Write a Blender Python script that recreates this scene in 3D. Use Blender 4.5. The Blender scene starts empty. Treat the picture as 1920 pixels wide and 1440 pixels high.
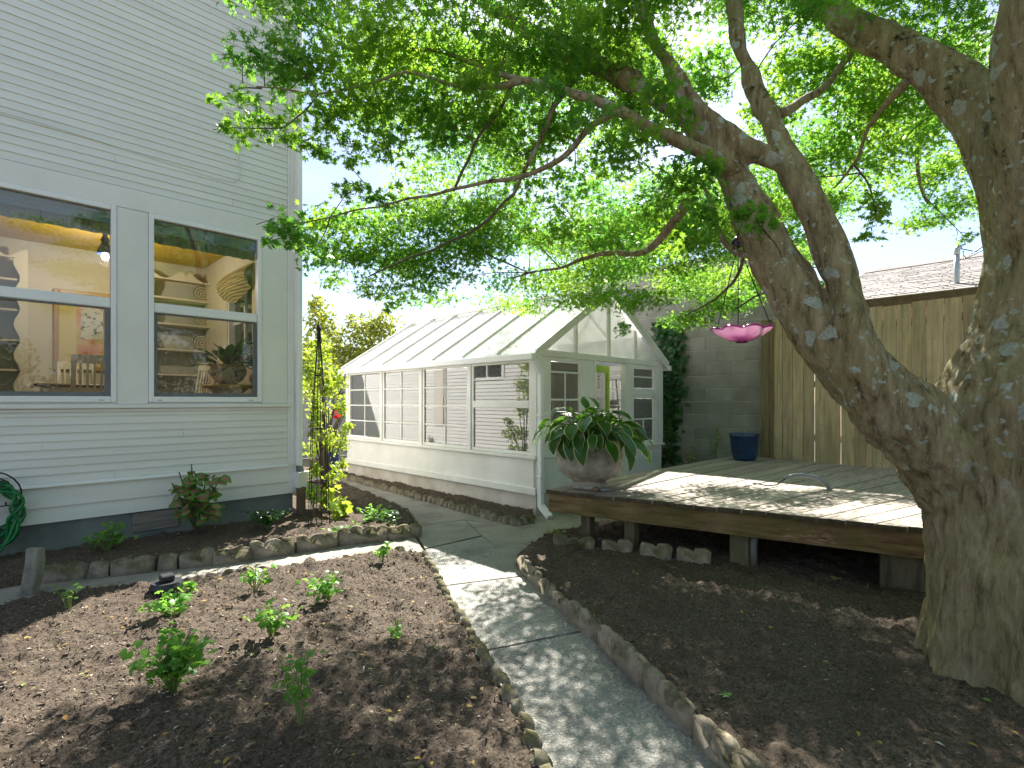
import bpy, bmesh, math, random
import numpy as np
from mathutils import Vector, Matrix, noise
random.seed(7); rng = np.random.default_rng(7)
R = math.radians
scene = bpy.context.scene
C = scene.collection

# ------------------------------------------------------------------ camera, sky, sun, exposure
CAMH = 1.5; FPX = 980.0; HOR = 752.0
cam_d = bpy.data.cameras.new('camera'); cam = bpy.data.objects.new('camera', cam_d); C.objects.link(cam)
cam.location = (0, 0, CAMH); cam.rotation_euler = (R(90), 0, R(-45))
cam_d.sensor_width = 36; cam_d.lens = 36 * FPX / 1920; cam_d.shift_y = (HOR - 720) / 1920
cam_d.clip_start = 0.05; cam_d.clip_end = 2000
scene.camera = cam
SUN = Vector((0.570, 0.425, 0.703)).normalized()
world = bpy.data.worlds.new('World'); scene.world = world; world.use_nodes = True
wn = world.node_tree.nodes; wl = world.node_tree.links; wn.clear()
wo = wn.new('ShaderNodeOutputWorld'); bg = wn.new('ShaderNodeBackground'); sky = wn.new('ShaderNodeTexSky')
sky.sky_type = 'NISHITA'; sky.sun_disc = False; sky.sun_elevation = math.asin(SUN.z)
sky.sun_rotation = math.atan2(SUN.x, SUN.y); sky.air_density = 1.0; sky.dust_density = 0.6; sky.ozone_density = 1.5
tc = wn.new('ShaderNodeTexCoord'); mp = wn.new('ShaderNodeMapping'); mp.inputs['Scale'].default_value = (1.0, 1.0, 2.6)
cn = wn.new('ShaderNodeTexNoise'); cn.inputs['Scale'].default_value = 2.3; cn.inputs['Detail'].default_value = 7; cn.inputs['Roughness'].default_value = 0.55
cr = wn.new('ShaderNodeValToRGB'); cr.color_ramp.elements[0].position = 0.46; cr.color_ramp.elements[1].position = 0.70
mx = wn.new('ShaderNodeMix'); mx.data_type = 'RGBA'; mx.inputs['B'].default_value = (4.2, 4.3, 4.4, 1)
wl.new(tc.outputs['Generated'], mp.inputs['Vector']); wl.new(mp.outputs[0], cn.inputs['Vector'])
wl.new(cn.outputs['Fac'], cr.inputs[0]); wl.new(cr.outputs[0], mx.inputs['Factor'])
wl.new(sky.outputs[0], mx.inputs['A']); wl.new(mx.outputs['Result'], bg.inputs['Color']); wl.new(bg.outputs[0], wo.inputs[0])
bg.inputs['Strength'].default_value = 0.065
sun_d = bpy.data.lights.new('sun', 'SUN'); sun_d.energy = 5.0; sun_d.angle = R(0.53); sun_d.color = (1.0, 0.955, 0.89)
sun_o = bpy.data.objects.new('sun', sun_d); C.objects.link(sun_o); sun_o.rotation_euler = SUN.to_track_quat('Z', 'Y').to_euler()
sun_o.location = SUN * 30
vs = scene.view_settings; vs.view_transform = 'Standard'; vs.look = 'None'; vs.gamma = 1.0; vs.use_curve_mapping = False
vs.exposure = 1.8
cy = scene.cycles; cy.use_denoising = True; cy.max_bounces = 8; cy.transparent_max_bounces = 12; cy.diffuse_bounces = 4
cy.sample_clamp_indirect = 8.0; cy.caustics_reflective = False; cy.caustics_refractive = False

# ------------------------------------------------------------------ pixel helpers (1920 px reference frame -> world)
Q2 = math.sqrt(0.5)
def P(px, py, D):
    u = (px - 960) / FPX; v = (HOR - py) / FPX
    return Vector(((1 + u) * Q2 * D, (1 - u) * Q2 * D, CAMH + v * D))
def G(px, py, z=0.0):
    return P(px, py, (CAMH - z) / ((py - HOR) / FPX))
def XY(px, x=None, y=None):
    u = (px - 960) / FPX
    return x * (1 - u) / (1 + u) if x is not None else y * (1 + u) / (1 - u)

# ------------------------------------------------------------------ materials
def nodes_of(name):
    m = bpy.data.materials.new(name); m.use_nodes = True
    nt = m.node_tree; return m, nt, nt.nodes, nt.links, nt.nodes['Principled BSDF'], nt.nodes['Material Output']
def coords(n, l, scale, stretch=(1, 1, 1), kind='Object'):
    t = n.new('ShaderNodeTexCoord'); mpp = n.new('ShaderNodeMapping'); mpp.inputs['Scale'].default_value = [scale * s for s in stretch]
    if kind == 'World':
        g = n.new('ShaderNodeNewGeometry'); l.new(g.outputs['Position'], mpp.inputs['Vector'])
    else: l.new(t.outputs[kind], mpp.inputs['Vector'])
    return mpp.outputs[0]
def noise_n(n, l, vec, scale=1.0, detail=5, rough=0.6):
    t = n.new('ShaderNodeTexNoise'); t.inputs['Scale'].default_value = scale; t.inputs['Detail'].default_value = detail; t.inputs['Roughness'].default_value = rough
    l.new(vec, t.inputs['Vector']); return t.outputs['Fac']
def ramp_n(n, l, fac, stops):
    r = n.new('ShaderNodeValToRGB'); e = r.color_ramp.elements
    while len(e) < len(stops): e.new(0.5)
    for el, (p, c) in zip(e, stops):
        el.position = p; el.color = (c if hasattr(c, '__len__') else (c, c, c)) [:3] + (1,) if hasattr(c, '__len__') else (c, c, c, 1)
    l.new(fac, r.inputs[0]); return r.outputs[0]
def mix_n(n, l, fac, a, b, blend='MIX'):
    m = n.new('ShaderNodeMix'); m.data_type = 'RGBA'; m.blend_type = blend
    for k, v in (('Factor', fac), ('A', a), ('B', b)):
        if isinstance(v, (int, float)): m.inputs[k].default_value = v
        elif isinstance(v, tuple): m.inputs[k].default_value = v[:3] + (1,)
        else: l.new(v, m.inputs[k])
    return m.outputs['Result']
def bump_n(n, l, h, strength, dist, b, prev=None):
    bp = n.new('ShaderNodeBump'); bp.inputs['Strength'].default_value = strength; bp.inputs['Distance'].default_value = dist
    l.new(h, bp.inputs['Height'])
    if prev is not None: l.new(prev, bp.inputs['Normal'])
    if b is not None: l.new(bp.outputs[0], b.inputs['Normal'])
    return bp.outputs[0]
def obj_rand(n):
    return n.new('ShaderNodeObjectInfo').outputs['Random']
def isl_rand(n):
    return n.new('ShaderNodeNewGeometry').outputs['Random Per Island']
def val_shift(n, l, col, rnd, amount):
    h = n.new('ShaderNodeHueSaturation'); mr = n.new('ShaderNodeMapRange'); mr.inputs['To Min'].default_value = 1 - amount; mr.inputs['To Max'].default_value = 1 + amount
    l.new(rnd, mr.inputs['Value']); l.new(mr.outputs[0], h.inputs['Value']); l.new(col, h.inputs['Color']); return h.outputs[0]
def simple(name, c1, c2=None, scale=6, rough=0.6, bump=0.0, stretch=(1, 1, 1), bscale=None, metal=0.0, spec=0.4, var=0.0, kind='World', dist=0.01, lo=0.35, hi=0.65):
    m, nt, n, l, b, o = nodes_of(name)
    v = coords(n, l, scale, stretch, kind); f = noise_n(n, l, v)
    col = ramp_n(n, l, f, [(lo, c1), (hi, c2 or c1)])
    if var: col = val_shift(n, l, col, obj_rand(n), var)
    l.new(col, b.inputs['Base Color']); b.inputs['Roughness'].default_value = rough; b.inputs['Metallic'].default_value = metal
    b.inputs['Specular IOR Level'].default_value = spec
    if bump:
        bv = coords(n, l, bscale or scale * 4, stretch, kind); bump_n(n, l, noise_n(n, l, bv, 1, 6, 0.65), bump, dist, b)
    return m
def leafmat(name, stops, trans, tmix=0.45, rough=0.45, margin=None, centre=None, var=0.3, spec=0.4, patch=False):
    """leaf: diffuse face + light shining through; stops = colours picked per leaf"""
    m, nt, n, l, b, o = nodes_of(name)
    k = len(stops) - 1
    col = ramp_n(n, l, isl_rand(n), [(i / k, s) for i, s in enumerate(stops)])
    if centre: 
        a = n.new('ShaderNodeAttribute'); a.attribute_name = 'centre'; col = mix_n(n, l, a.outputs['Fac'], col, centre)
    if patch:
        pv = coords(n, l, 1, (1, 1, 1), 'World'); pf_ = ramp_n(n, l, noise_n(n, l, pv, 1.5, 3, 0.6), [(0.38, 0.0), (0.62, 1.0)])
        trans = mix_n(n, l, pf_, (trans[0] * .5, trans[1] * .74, trans[2] * 1.3), (trans[0] * 1.2, trans[1] * 1.04, trans[2]))
    tcol = mix_n(n, l, 0.75, col, trans)
    if margin:
        a = n.new('ShaderNodeAttribute'); a.attribute_name = 'margin'
        f = ramp_n(n, l, a.outputs['Fac'], [(0.87, 0.0), (0.95, 1.0)])
        col = mix_n(n, l, f, col, margin); tcol = mix_n(n, l, f, tcol, margin)
    l.new(col, b.inputs['Base Color']); b.inputs['Roughness'].default_value = rough; b.inputs['Specular IOR Level'].default_value = spec
    t = n.new('ShaderNodeBsdfTranslucent'); l.new(tcol, t.inputs['Color'])
    ms = n.new('ShaderNodeMixShader'); ms.inputs[0].default_value = tmix
    l.new(b.outputs[0], ms.inputs[1]); l.new(t.outputs[0], ms.inputs[2]); l.new(ms.outputs[0], o.inputs['Surface'])
    return m
def glassmat(name, tint=(0.93, 0.96, 0.95), ior=1.5, rough=0.0, dirt=0.012, gain=1.9, wob=0.003):
    m, nt, n, l, b, o = nodes_of(name); n.remove(b)
    tr = n.new('ShaderNodeBsdfTransparent'); tr.inputs[0].default_value = tint + (1,)
    gl = n.new('ShaderNodeBsdfGlossy'); gl.inputs['Roughness'].default_value = rough
    df = n.new('ShaderNodeBsdfDiffuse'); df.inputs[0].default_value = (0.6, 0.6, 0.58, 1)
    fr = n.new('ShaderNodeFresnel'); fr.inputs[0].default_value = ior
    vv = coords(n, l, 1.2, (1, 1, 1), 'World'); bp = bump_n(n, l, noise_n(n, l, vv, 1, 1), wob, 0.02, None)
    l.new(bp, gl.inputs['Normal'])
    mul = n.new('ShaderNodeMath'); mul.operation = 'MULTIPLY'; mul.inputs[1].default_value = gain; mul.use_clamp = True; l.new(fr.outputs[0], mul.inputs[0])
    m1 = n.new('ShaderNodeMixShader'); l.new(mul.outputs[0], m1.inputs[0]); l.new(tr.outputs[0], m1.inputs[1]); l.new(gl.outputs[0], m1.inputs[2])
    m2 = n.new('ShaderNodeMixShader'); m2.inputs[0].default_value = dirt; l.new(m1.outputs[0], m2.inputs[1]); l.new(df.outputs[0], m2.inputs[2])
    l.new(m2.outputs[0], o.inputs['Surface']); return m

M = {}
M['white'] = simple('painted_white', (0.84, 0.835, 0.80), (0.72, 0.71, 0.66), 1.7, 0.5, 0.08, bscale=60, dist=0.002)
M['siding'] = simple('siding_paint', (0.79, 0.78, 0.74), (0.71, 0.70, 0.66), 2.2, 0.55, 0.15, (0.3, 0.3, 3), 14, var=0.035, dist=0.003)
M['trim'] = simple('trim_paint', (0.80, 0.79, 0.75), (0.74, 0.73, 0.69), 2.0, 0.5, 0.05, bscale=40, dist=0.002)
M['vinyl'] = simple('white_vinyl', (0.84, 0.84, 0.83), (0.79, 0.79, 0.78), 3, 0.3)
M['found'] = simple('foundation_paint', (0.20, 0.22, 0.215), (0.13, 0.145, 0.14), 2.5, 0.85, 0.35, bscale=30, dist=0.006)
M['ghfound'] = simple('greenhouse_footing', (0.66, 0.62, 0.55), (0.46, 0.41, 0.34), 2.4, 0.85, 0.4, bscale=25, dist=0.006)
M['screen_frame'] = simple('grey_aluminium', (0.16, 0.18, 0.19), (0.13, 0.14, 0.15), 8, 0.4, metal=0.3)
M['glass'] = glassmat('window_glass')
M['gglass'] = glassmat('greenhouse_glass', (0.95, 0.97, 0.96), 1.5, 0.02, 0.12, 4.6, 0.015)
# frosted roof panels: diffuse + translucent white
m, nt, n, l, b, o = nodes_of('frosted_glazing')
v = coords(n, l, 3.0, (1, 1, 1), 'World'); c = ramp_n(n, l, noise_n(n, l, v), [(0.25, (0.66, 0.67, 0.62)), (0.5, (0.84, 0.85, 0.82)), (0.7, (0.9, 0.91, 0.89))])
l.new(c, b.inputs['Base Color']); b.inputs['Roughness'].default_value = 0.22
t = n.new('ShaderNodeBsdfTranslucent'); l.new(c, t.inputs['Color']); ms = n.new('ShaderNodeMixShader'); ms.inputs[0].default_value = 0.5
l.new(b.outputs[0], ms.inputs[1]); l.new(t.outputs[0], ms.inputs[2]); tr = n.new('ShaderNodeBsdfTransparent'); m3 = n.new('ShaderNodeMixShader'); m3.inputs[0].default_value = 0.34; l.new(ms.outputs[0], m3.inputs[1]); l.new(tr.outputs[0], m3.inputs[2]); l.new(m3.outputs[0], o.inputs['Surface']); M['frost'] = m
# insect screen
m, nt, n, l, b, o = nodes_of('insect_screen')
tr = n.new('ShaderNodeBsdfTransparent'); ms = n.new('ShaderNodeMixShader'); ms.inputs[0].default_value = 0.12
b.inputs['Base Color'].default_value = (0.05, 0.05, 0.05, 1); b.inputs['Roughness'].default_value = 0.8
l.new(tr.outputs[0], ms.inputs[1]); l.new(b.outputs[0], ms.inputs[2]); l.new(ms.outputs[0], o.inputs['Surface']); M['screen'] = m
# soil
m, nt, n, l, b, o = nodes_of('garden_soil')
v = coords(n, l, 1, (1, 1, 1), 'World')
f1 = noise_n(n, l, v, 3.0, 4); f2 = noise_n(n, l, v, 60, 6, 0.7)
c = mix_n(n, l, ramp_n(n, l, f2, [(0.35, 0.0), (0.72, 1.0)]), (0.042, 0.031, 0.022), (0.225, 0.18, 0.133))
c = mix_n(n, l, ramp_n(n, l, f1, [(0.35, 0.0), (0.65, 0.45)]), c, (0.075, 0.053, 0.04))
l.new(c, b.inputs['Base Color']); b.inputs['Roughness'].default_value = 0.95; b.inputs['Specular IOR Level'].default_value = 0.15
p1 = bump_n(n, l, noise_n(n, l, v, 45, 6, 0.7), 0.9, 0.02, None); bump_n(n, l, noise_n(n, l, v, 160, 3, 0.6), 0.6, 0.006, b, p1); M['soil'] = m
# mulch bits
m, nt, n, l, b, o = nodes_of('mulch_bits')
c = ramp_n(n, l, isl_rand(n), [(0.0, (0.04, 0.027, 0.02)), (0.5, (0.115, 0.088, 0.065)), (0.82, (0.2, 0.155, 0.115)), (0.95, (0.34, 0.26, 0.18)), (0.985, (0.5, 0.45, 0.38))])
l.new(c, b.inputs['Base Color']); b.inputs['Roughness'].default_value = 0.9; M['mulch'] = m
# exposed aggregate concrete
def aggregate(name, mortar, s1, s2, s3, scale):
    m, nt, n, l, b, o = nodes_of(name)
    v = coords(n, l, 1, (1, 1, 1), 'World')
    vo = n.new('ShaderNodeTexVoronoi'); vo.inputs['Scale'].default_value = scale; l.new(v, vo.inputs['Vector'])
    sep = n.new('ShaderNodeSeparateColor'); l.new(vo.outputs['Color'], sep.inputs[0])
    st = ramp_n(n, l, sep.outputs[0], [(0.0, s1), (0.5, s2), (1.0, s3)])
    ed = ramp_n(n, l, vo.outputs['Distance'], [(0.40, 0.0), (0.58, 1.0)])
    c = mix_n(n, l, ed, st, mortar)
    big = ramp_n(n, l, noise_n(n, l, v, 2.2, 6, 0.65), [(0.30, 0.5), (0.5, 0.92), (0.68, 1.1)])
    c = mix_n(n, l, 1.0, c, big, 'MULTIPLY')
    l.new(c, b.inputs['Base Color']); b.inputs['Roughness'].default_value = 0.8
    inv = n.new('ShaderNodeMath'); inv.operation = 'SUBTRACT'; inv.inputs[0].default_value = 1; l.new(vo.outputs['Distance'], inv.inputs[1])
    bump_n(n, l, inv.outputs[0], 0.8, 0.008, b); return m
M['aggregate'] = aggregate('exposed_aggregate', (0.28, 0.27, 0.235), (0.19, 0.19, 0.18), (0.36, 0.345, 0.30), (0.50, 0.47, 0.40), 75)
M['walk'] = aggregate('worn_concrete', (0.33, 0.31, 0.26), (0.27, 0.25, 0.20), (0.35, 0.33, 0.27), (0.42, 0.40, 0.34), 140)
# old concrete with moss on upward faces
def mossy(name, c1, c2, moss, amount, scale=9):
    m, nt, n, l, b, o = nodes_of(name)
    v = coords(n, l, 1, (1, 1, 1), 'World')
    c = ramp_n(n, l, noise_n(n, l, v, scale, 6, 0.65), [(0.3, c1), (0.7, c2)])
    g = n.new('ShaderNodeNewGeometry'); s = n.new('ShaderNodeSeparateXYZ'); l.new(g.outputs['Normal'], s.inputs[0])
    mr = n.new('ShaderNodeMapRange'); mr.inputs['From Min'].default_value = -0.1; mr.inputs['From Max'].default_value = 0.9; l.new(s.outputs[2], mr.inputs['Value'])
    mm = n.new('ShaderNodeMath'); mm.operation = 'MULTIPLY'; l.new(mr.outputs[0], mm.inputs[0]); l.new(ramp_n(n, l, noise_n(n, l, v, 7, 5, 0.7), [(0.5 - amount * 0.5, 0.0), (0.62 - amount * 0.3, 1.0)]), mm.inputs[1])
    c = mix_n(n, l, mm.outputs[0], c, moss); c = val_shift(n, l, c, obj_rand(n), 0.12)
    l.new(c, b.inputs['Base Color']); b.inputs['Roughness'].default_value = 0.92
    bump_n(n, l, noise_n(n, l, v, 40, 6, 0.7), 0.7, 0.012, b); return m
M['edging'] = mossy('edging_concrete', (0.21, 0.17, 0.12), (0.42, 0.35, 0.255), (0.09, 0.082, 0.03), 0.12)
M['edging_moss'] = mossy('mossy_edging', (0.17, 0.145, 0.11), (0.42, 0.36, 0.28), (0.09, 0.082, 0.022), 0.36)
M['stone'] = mossy('upright_stone', (0.15, 0.14, 0.11), (0.30, 0.28, 0.23), (0.18, 0.17, 0.09), 0.1)
M['potstone'] = mossy('cast_stone_pot', (0.17, 0.15, 0.115), (0.46, 0.435, 0.38), (0.15, 0.13, 0.05), 0.05, 7)
M['cmu'] = simple('concrete_block', (0.31, 0.295, 0.255), (0.215, 0.205, 0.172), 2.5, 0.9, 0.6, bscale=55, var=0.13, dist=0.006)
M['mortar'] = simple('mortar', (0.42, 0.41, 0.38), (0.33, 0.32, 0.29), 5, 0.9, 0.4, bscale=50)
# weathered wood: grain along given axis
def wood(name, c1, c2, dark, stretch, scale=9, var=0.15, rough=0.8, green=None, gscale=1.6, kind='World', knots=False):
    m, nt, n, l, b, o = nodes_of(name)
    v = coords(n, l, scale, stretch, kind)
    g = n.new('ShaderNodeVectorMath'); g.operation = 'ADD'; l.new(v, g.inputs[0])
    cx = n.new('ShaderNodeCombineXYZ'); mu = n.new('ShaderNodeMath'); mu.operation = 'MULTIPLY'; mu.inputs[1].default_value = 37.0; l.new(obj_rand(n), mu.inputs[0])
    for i in range(3): l.new(mu.outputs[0], cx.inputs[i])
    l.new(cx.outputs[0], g.inputs[1]); v = g.outputs[0]
    f = noise_n(n, l, v, 1.0, 7, 0.7)
    c = ramp_n(n, l, f, [(0.28, dark), (0.45, c1), (0.7, c2)])
    vb = coords(n, l, 1.0, (1, 1, 1), 'World')
    st = ramp_n(n, l, noise_n(n, l, vb, gscale, 5, 0.6), [(0.42, 0.0), (0.66, 1.0)])
    if green: c = mix_n(n, l, st, c, mix_n(n, l, 0.55, c, green))
    if knots:
        kv = coords(n, l, 1.0, (4.2, 4.2, 1.7), 'World'); ad = n.new('ShaderNodeVectorMath'); ad.operation = 'ADD'; l.new(kv, ad.inputs[0]); l.new(cx.outputs[0], ad.inputs[1])
        vo = n.new('ShaderNodeTexVoronoi'); l.new(ad.outputs[0], vo.inputs['Vector'])
        kf = ramp_n(n, l, vo.outputs['Distance'], [(0.05, 1.0), (0.13, 0.0)]); c = mix_n(n, l, kf, c, tuple(x * 0.35 for x in c1))
    c = val_shift(n, l, c, obj_rand(n), var)
    l.new(c, b.inputs['Base Color']); b.inputs['Roughness'].default_value = rough; b.inputs['Specular IOR Level'].default_value = 0.25
    bump_n(n, l, f, 0.5, 0.006, b); return m
M['deckwood'] = wood('weathered_deck', (0.30, 0.255, 0.205), (0.46, 0.405, 0.34), (0.13, 0.105, 0.08), (0.8, 14, 6), 3.0, 0.16)
M['beam'] = wood('old_beam', (0.15, 0.098, 0.045), (0.25, 0.175, 0.092), (0.05, 0.035, 0.018), (5, 0.6, 9), 3.0, 0.1, green=(0.08, 0.085, 0.015), gscale=2.2)
M['endgrain'] = mossy('board_end_grain', (0.035, 0.028, 0.018), (0.11, 0.085, 0.05), (0.05, 0.05, 0.015), 0.3, 14)
M['post'] = wood('deck_post', (0.11, 0.095, 0.06), (0.19, 0.165, 0.11), (0.05, 0.04, 0.03), (6, 6, 0.8), 3.0, 0.1, green=(0.10, 0.11, 0.03))
M['fence'] = wood('cedar_fence', (0.42, 0.315, 0.195), (0.58, 0.46, 0.31), (0.24, 0.165, 0.095), (9, 9, 0.55), 2.6, 0.2, green=(0.22, 0.185, 0.09), gscale=0.9, knots=True)
M['fencepost'] = wood('fence_post', (0.17, 0.125, 0.07), (0.25, 0.19, 0.12), (0.08, 0.06, 0.035), (9, 9, 0.55), 2.6, 0.1)
M['oldplank'] = wood('grey_plank', (0.20, 0.18, 0.155), (0.30, 0.275, 0.24), (0.09, 0.07, 0.055), (0.7, 2, 12), 4.0, 0.05)
M['bench'] = wood('bench_wood', (0.36, 0.22, 0.12), (0.48, 0.32, 0.19), (0.2, 0.12, 0.07), (8, 1, 8), 2.0, 0.1)
M['greyfence'] = simple('grey_fence', (0.36, 0.38, 0.40), (0.30, 0.32, 0.34), 3, 0.8, 0.1, var=0.05)
# bark
m, nt, n, l, b, o = nodes_of('maple_bark')
v = coords(n, l, 1, (1, 1, 1), 'World'); vs_ = coords(n, l, 1, (1, 1, 0.22), 'World')
f = noise_n(n, l, vs_, 22, 8, 0.72); fb = noise_n(n, l, v, 3.2, 5, 0.65)
c = ramp_n(n, l, f, [(0.33, (0.065, 0.048, 0.028)), (0.46, (0.33, 0.255, 0.15)), (0.68, (0.58, 0.48, 0.32))])
c = mix_n(n, l, ramp_n(n, l, fb, [(0.36, 0.0), (0.66, 0.75)]), c, mix_n(n, l, 0.6, c, (0.40, 0.345, 0.15)))
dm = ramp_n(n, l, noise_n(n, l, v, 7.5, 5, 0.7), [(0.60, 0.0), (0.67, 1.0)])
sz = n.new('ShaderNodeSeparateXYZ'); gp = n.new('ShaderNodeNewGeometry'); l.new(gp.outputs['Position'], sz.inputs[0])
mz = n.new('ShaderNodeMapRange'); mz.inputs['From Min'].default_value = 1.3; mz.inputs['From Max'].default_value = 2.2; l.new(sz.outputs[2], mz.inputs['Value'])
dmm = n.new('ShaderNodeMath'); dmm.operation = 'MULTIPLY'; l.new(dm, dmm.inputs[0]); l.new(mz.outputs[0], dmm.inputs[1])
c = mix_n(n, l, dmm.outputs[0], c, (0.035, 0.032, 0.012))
dv = n.new('ShaderNodeMix'); dv.data_type = 'RGBA'; dv.blend_type = 'ADD'; dv.inputs['Factor'].default_value = 0.10
ns = n.new('ShaderNodeTexNoise'); ns.inputs['Scale'].default_value = 16; l.new(v, ns.inputs['Vector']); l.new(v, dv.inputs['A']); l.new(ns.outputs['Color'], dv.inputs['B'])
def lichen(scale, lo, hi, thr):
    vo = n.new('ShaderNodeTexVoronoi'); vo.inputs['Scale'].default_value = scale; l.new(dv.outputs['Result'], vo.inputs['Vector'])
    sp = n.new('ShaderNodeSeparateColor'); l.new(vo.outputs['Color'], sp.inputs[0])
    a = ramp_n(n, l, vo.outputs['Distance'], [(lo, 1.0), (hi, 0.0)]); k = ramp_n(n, l, sp.outputs[0], [(thr, 0.0), (thr + 0.02, 1.0)])
    mm = n.new('ShaderNodeMath'); mm.operation = 'MULTIPLY'; l.new(a, mm.inputs[0]); l.new(k, mm.inputs[1]); return mm.outputs[0]
la = lichen(9.0, 0.34, 0.40, 0.66); lb = lichen(22.0, 0.30, 0.36, 0.62)
mxx = n.new('ShaderNodeMath'); mxx.operation = 'MAXIMUM'; l.new(la, mxx.inputs[0]); l.new(lb, mxx.inputs[1])
mz2 = n.new('ShaderNodeMapRange'); mz2.inputs['From Min'].default_value = 0.8; mz2.inputs['From Max'].default_value = 1.4; l.new(sz.outputs[2], mz2.inputs['Value'])
lm = n.new('ShaderNodeMath'); lm.operation = 'MULTIPLY'; l.new(mxx.outputs[0], lm.inputs[0]); l.new(mz2.outputs[0], lm.inputs[1])
lcol = ramp_n(n, l, noise_n(n, l, v, 60, 4), [(0.35, (0.40, 0.42, 0.34)), (0.65, (0.60, 0.62, 0.54))])
c = mix_n(n, l, lm.outputs[0], c, lcol)
l.new(c, b.inputs['Base Color']); b.inputs['Roughness'].default_value = 0.9; b.inputs['Specular IOR Level'].default_value = 0.2
p1 = bump_n(n, l, f, 1.0, 0.05, None); bump_n(n, l, noise_n(n, l, v, 70, 5, 0.7), 0.7, 0.012, b, p1); M['bark'] = m
M['twig'] = simple('twig_bark', (0.07, 0.05, 0.03), (0.13, 0.10, 0.06), 20, 0.85, 0.3)

M['maple'] = leafmat('maple_leaves', [(0.03, 0.115, 0.022), (0.055, 0.17, 0.02), (0.10, 0.235, 0.024), (0.17, 0.27, 0.022)], (0.40, 0.72, 0.05), 0.6, 0.42, patch=True)
M['hosta'] = leafmat('hosta_leaves', [(0.018, 0.075, 0.012), (0.03, 0.105, 0.014)], (0.16, 0.42, 0.02), 0.3, 0.36, margin=(0.66, 0.64, 0.36))
M['herb'] = leafmat('bedding_leaves', [(0.07, 0.22, 0.03), (0.12, 0.30, 0.04), (0.16, 0.35, 0.05)], (0.34, 0.66, 0.06), 0.42, 0.4)
M['lime'] = leafmat('lime_leaves', [(0.16, 0.29, 0.03), (0.25, 0.36, 0.03), (0.34, 0.37, 0.04)], (0.50, 0.62, 0.05), 0.5, 0.45)
M['yellowgreen'] = leafmat('hazy_tree_leaves', [(0.13, 0.20, 0.03), (0.22, 0.25, 0.035), (0.30, 0.27, 0.04)], (0.42, 0.46, 0.06), 0.45, 0.5)
M['ivy'] = leafmat('ivy_leaves', [(0.012, 0.055, 0.012), (0.025, 0.09, 0.016), (0.04, 0.12, 0.02)], (0.10, 0.3, 0.03), 0.25, 0.35)
M['coleus'] = leafmat('coleus_leaves', [(0.06, 0.25, 0.02), (0.10, 0.31, 0.03), (0.07, 0.22, 0.02)], (0.16, 0.36, 0.03), 0.35, 0.4, centre=(0.72, 0.02, 0.27))
M['hedge'] = leafmat('hedge_leaves', [(0.02, 0.06, 0.012), (0.04, 0.10, 0.018)], (0.10, 0.25, 0.03), 0.3, 0.5)
M['houseplant'] = leafmat('houseplant_leaves', [(0.015, 0.07, 0.02), (0.025, 0.1, 0.025)], (0.1, 0.3, 0.03), 0.25, 0.3)
M['deadleaf'] = leafmat('fallen_leaves', [(0.32, 0.16, 0.03), (0.42, 0.30, 0.05), (0.28, 0.2, 0.1), (0.2, 0.3, 0.08)], (0.4, 0.25, 0.05), 0.3, 0.7)
M['petal_red'] = leafmat('red_petals', [(0.6, 0.01, 0.03), (0.7, 0.02, 0.05)], (0.8, 0.03, 0.06), 0.4)
M['petal_pink'] = leafmat('pink_petals', [(0.6, 0.35, 0.5), (0.7, 0.55, 0.62)], (0.8, 0.5, 0.6), 0.4)
M['stem'] = simple('green_stem', (0.12, 0.2, 0.04), (0.2, 0.26, 0.07), 10, 0.6)
M['hose'] = simple('green_hose', (0.006, 0.14, 0.035), (0.01, 0.17, 0.05), 6, 0.35)
M['iron'] = simple('black_iron', (0.012, 0.012, 0.012), (0.025, 0.022, 0.02), 10, 0.5, metal=0.3)
M['blackplastic'] = simple('black_plastic', (0.018, 0.02, 0.024), (0.03, 0.033, 0.038), 12, 0.45)
M['bluepot'] = simple('blue_glaze', (0.006, 0.022, 0.07), (0.012, 0.05, 0.13), 5, 0.15, spec=0.6)
M['cobalt'] = simple('cobalt_glaze', (0.008, 0.035, 0.22), (0.012, 0.05, 0.3), 5, 0.25)
M['pvc'] = simple('grey_conduit', (0.19, 0.21, 0.23), (0.24, 0.26, 0.28), 6, 0.45)
M['pipegrey'] = simple('old_grey_pipe', (0.13, 0.125, 0.115), (0.18, 0.17, 0.155), 6, 0.6)
M['galv'] = simple('galvanised_pipe', (0.42, 0.47, 0.49), (0.5, 0.54, 0.56), 8, 0.45, metal=0.4)
M['clay'] = simple('clay_pipe', (0.10, 0.075, 0.045), (0.17, 0.13, 0.08), 8, 0.9, 0.3)
M['limepaint'] = simple('lime_paint', (0.32, 0.55, 0.03), (0.27, 0.48, 0.025), 4, 0.45)
M['terracotta'] = simple('terracotta', (0.48, 0.19, 0.09), (0.38, 0.14, 0.07), 8, 0.85)
M['toolwood'] = simple('tool_handle', (0.5, 0.32, 0.14), (0.42, 0.25, 0.1), 6, 0.6)
M['redpaint'] = simple('red_paint', (0.45, 0.03, 0.02), None, 4, 0.5)
M['shingle'] = simple('roof_shingle', (0.40, 0.36, 0.33), (0.25, 0.22, 0.20), 4.0, 0.95, 0.5, bscale=40, var=0.12, lo=0.3, hi=0.7)
M['mossedge'] = mossy('mossy_eave', (0.06, 0.045, 0.025), (0.12, 0.09, 0.055), (0.08, 0.08, 0.02), 0.5)
M['ceiling'] = simple('mustard_ceiling', (0.55, 0.36, 0.03), (0.5, 0.32, 0.025), 1, 0.8)
M['plaster'] = simple('cream_plaster', (0.62, 0.57, 0.46), (0.57, 0.52, 0.42), 1, 0.85)
M['hutch'] = simple('cream_cabinet', (0.72, 0.67, 0.56), (0.66, 0.61, 0.5), 2, 0.5)
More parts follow.
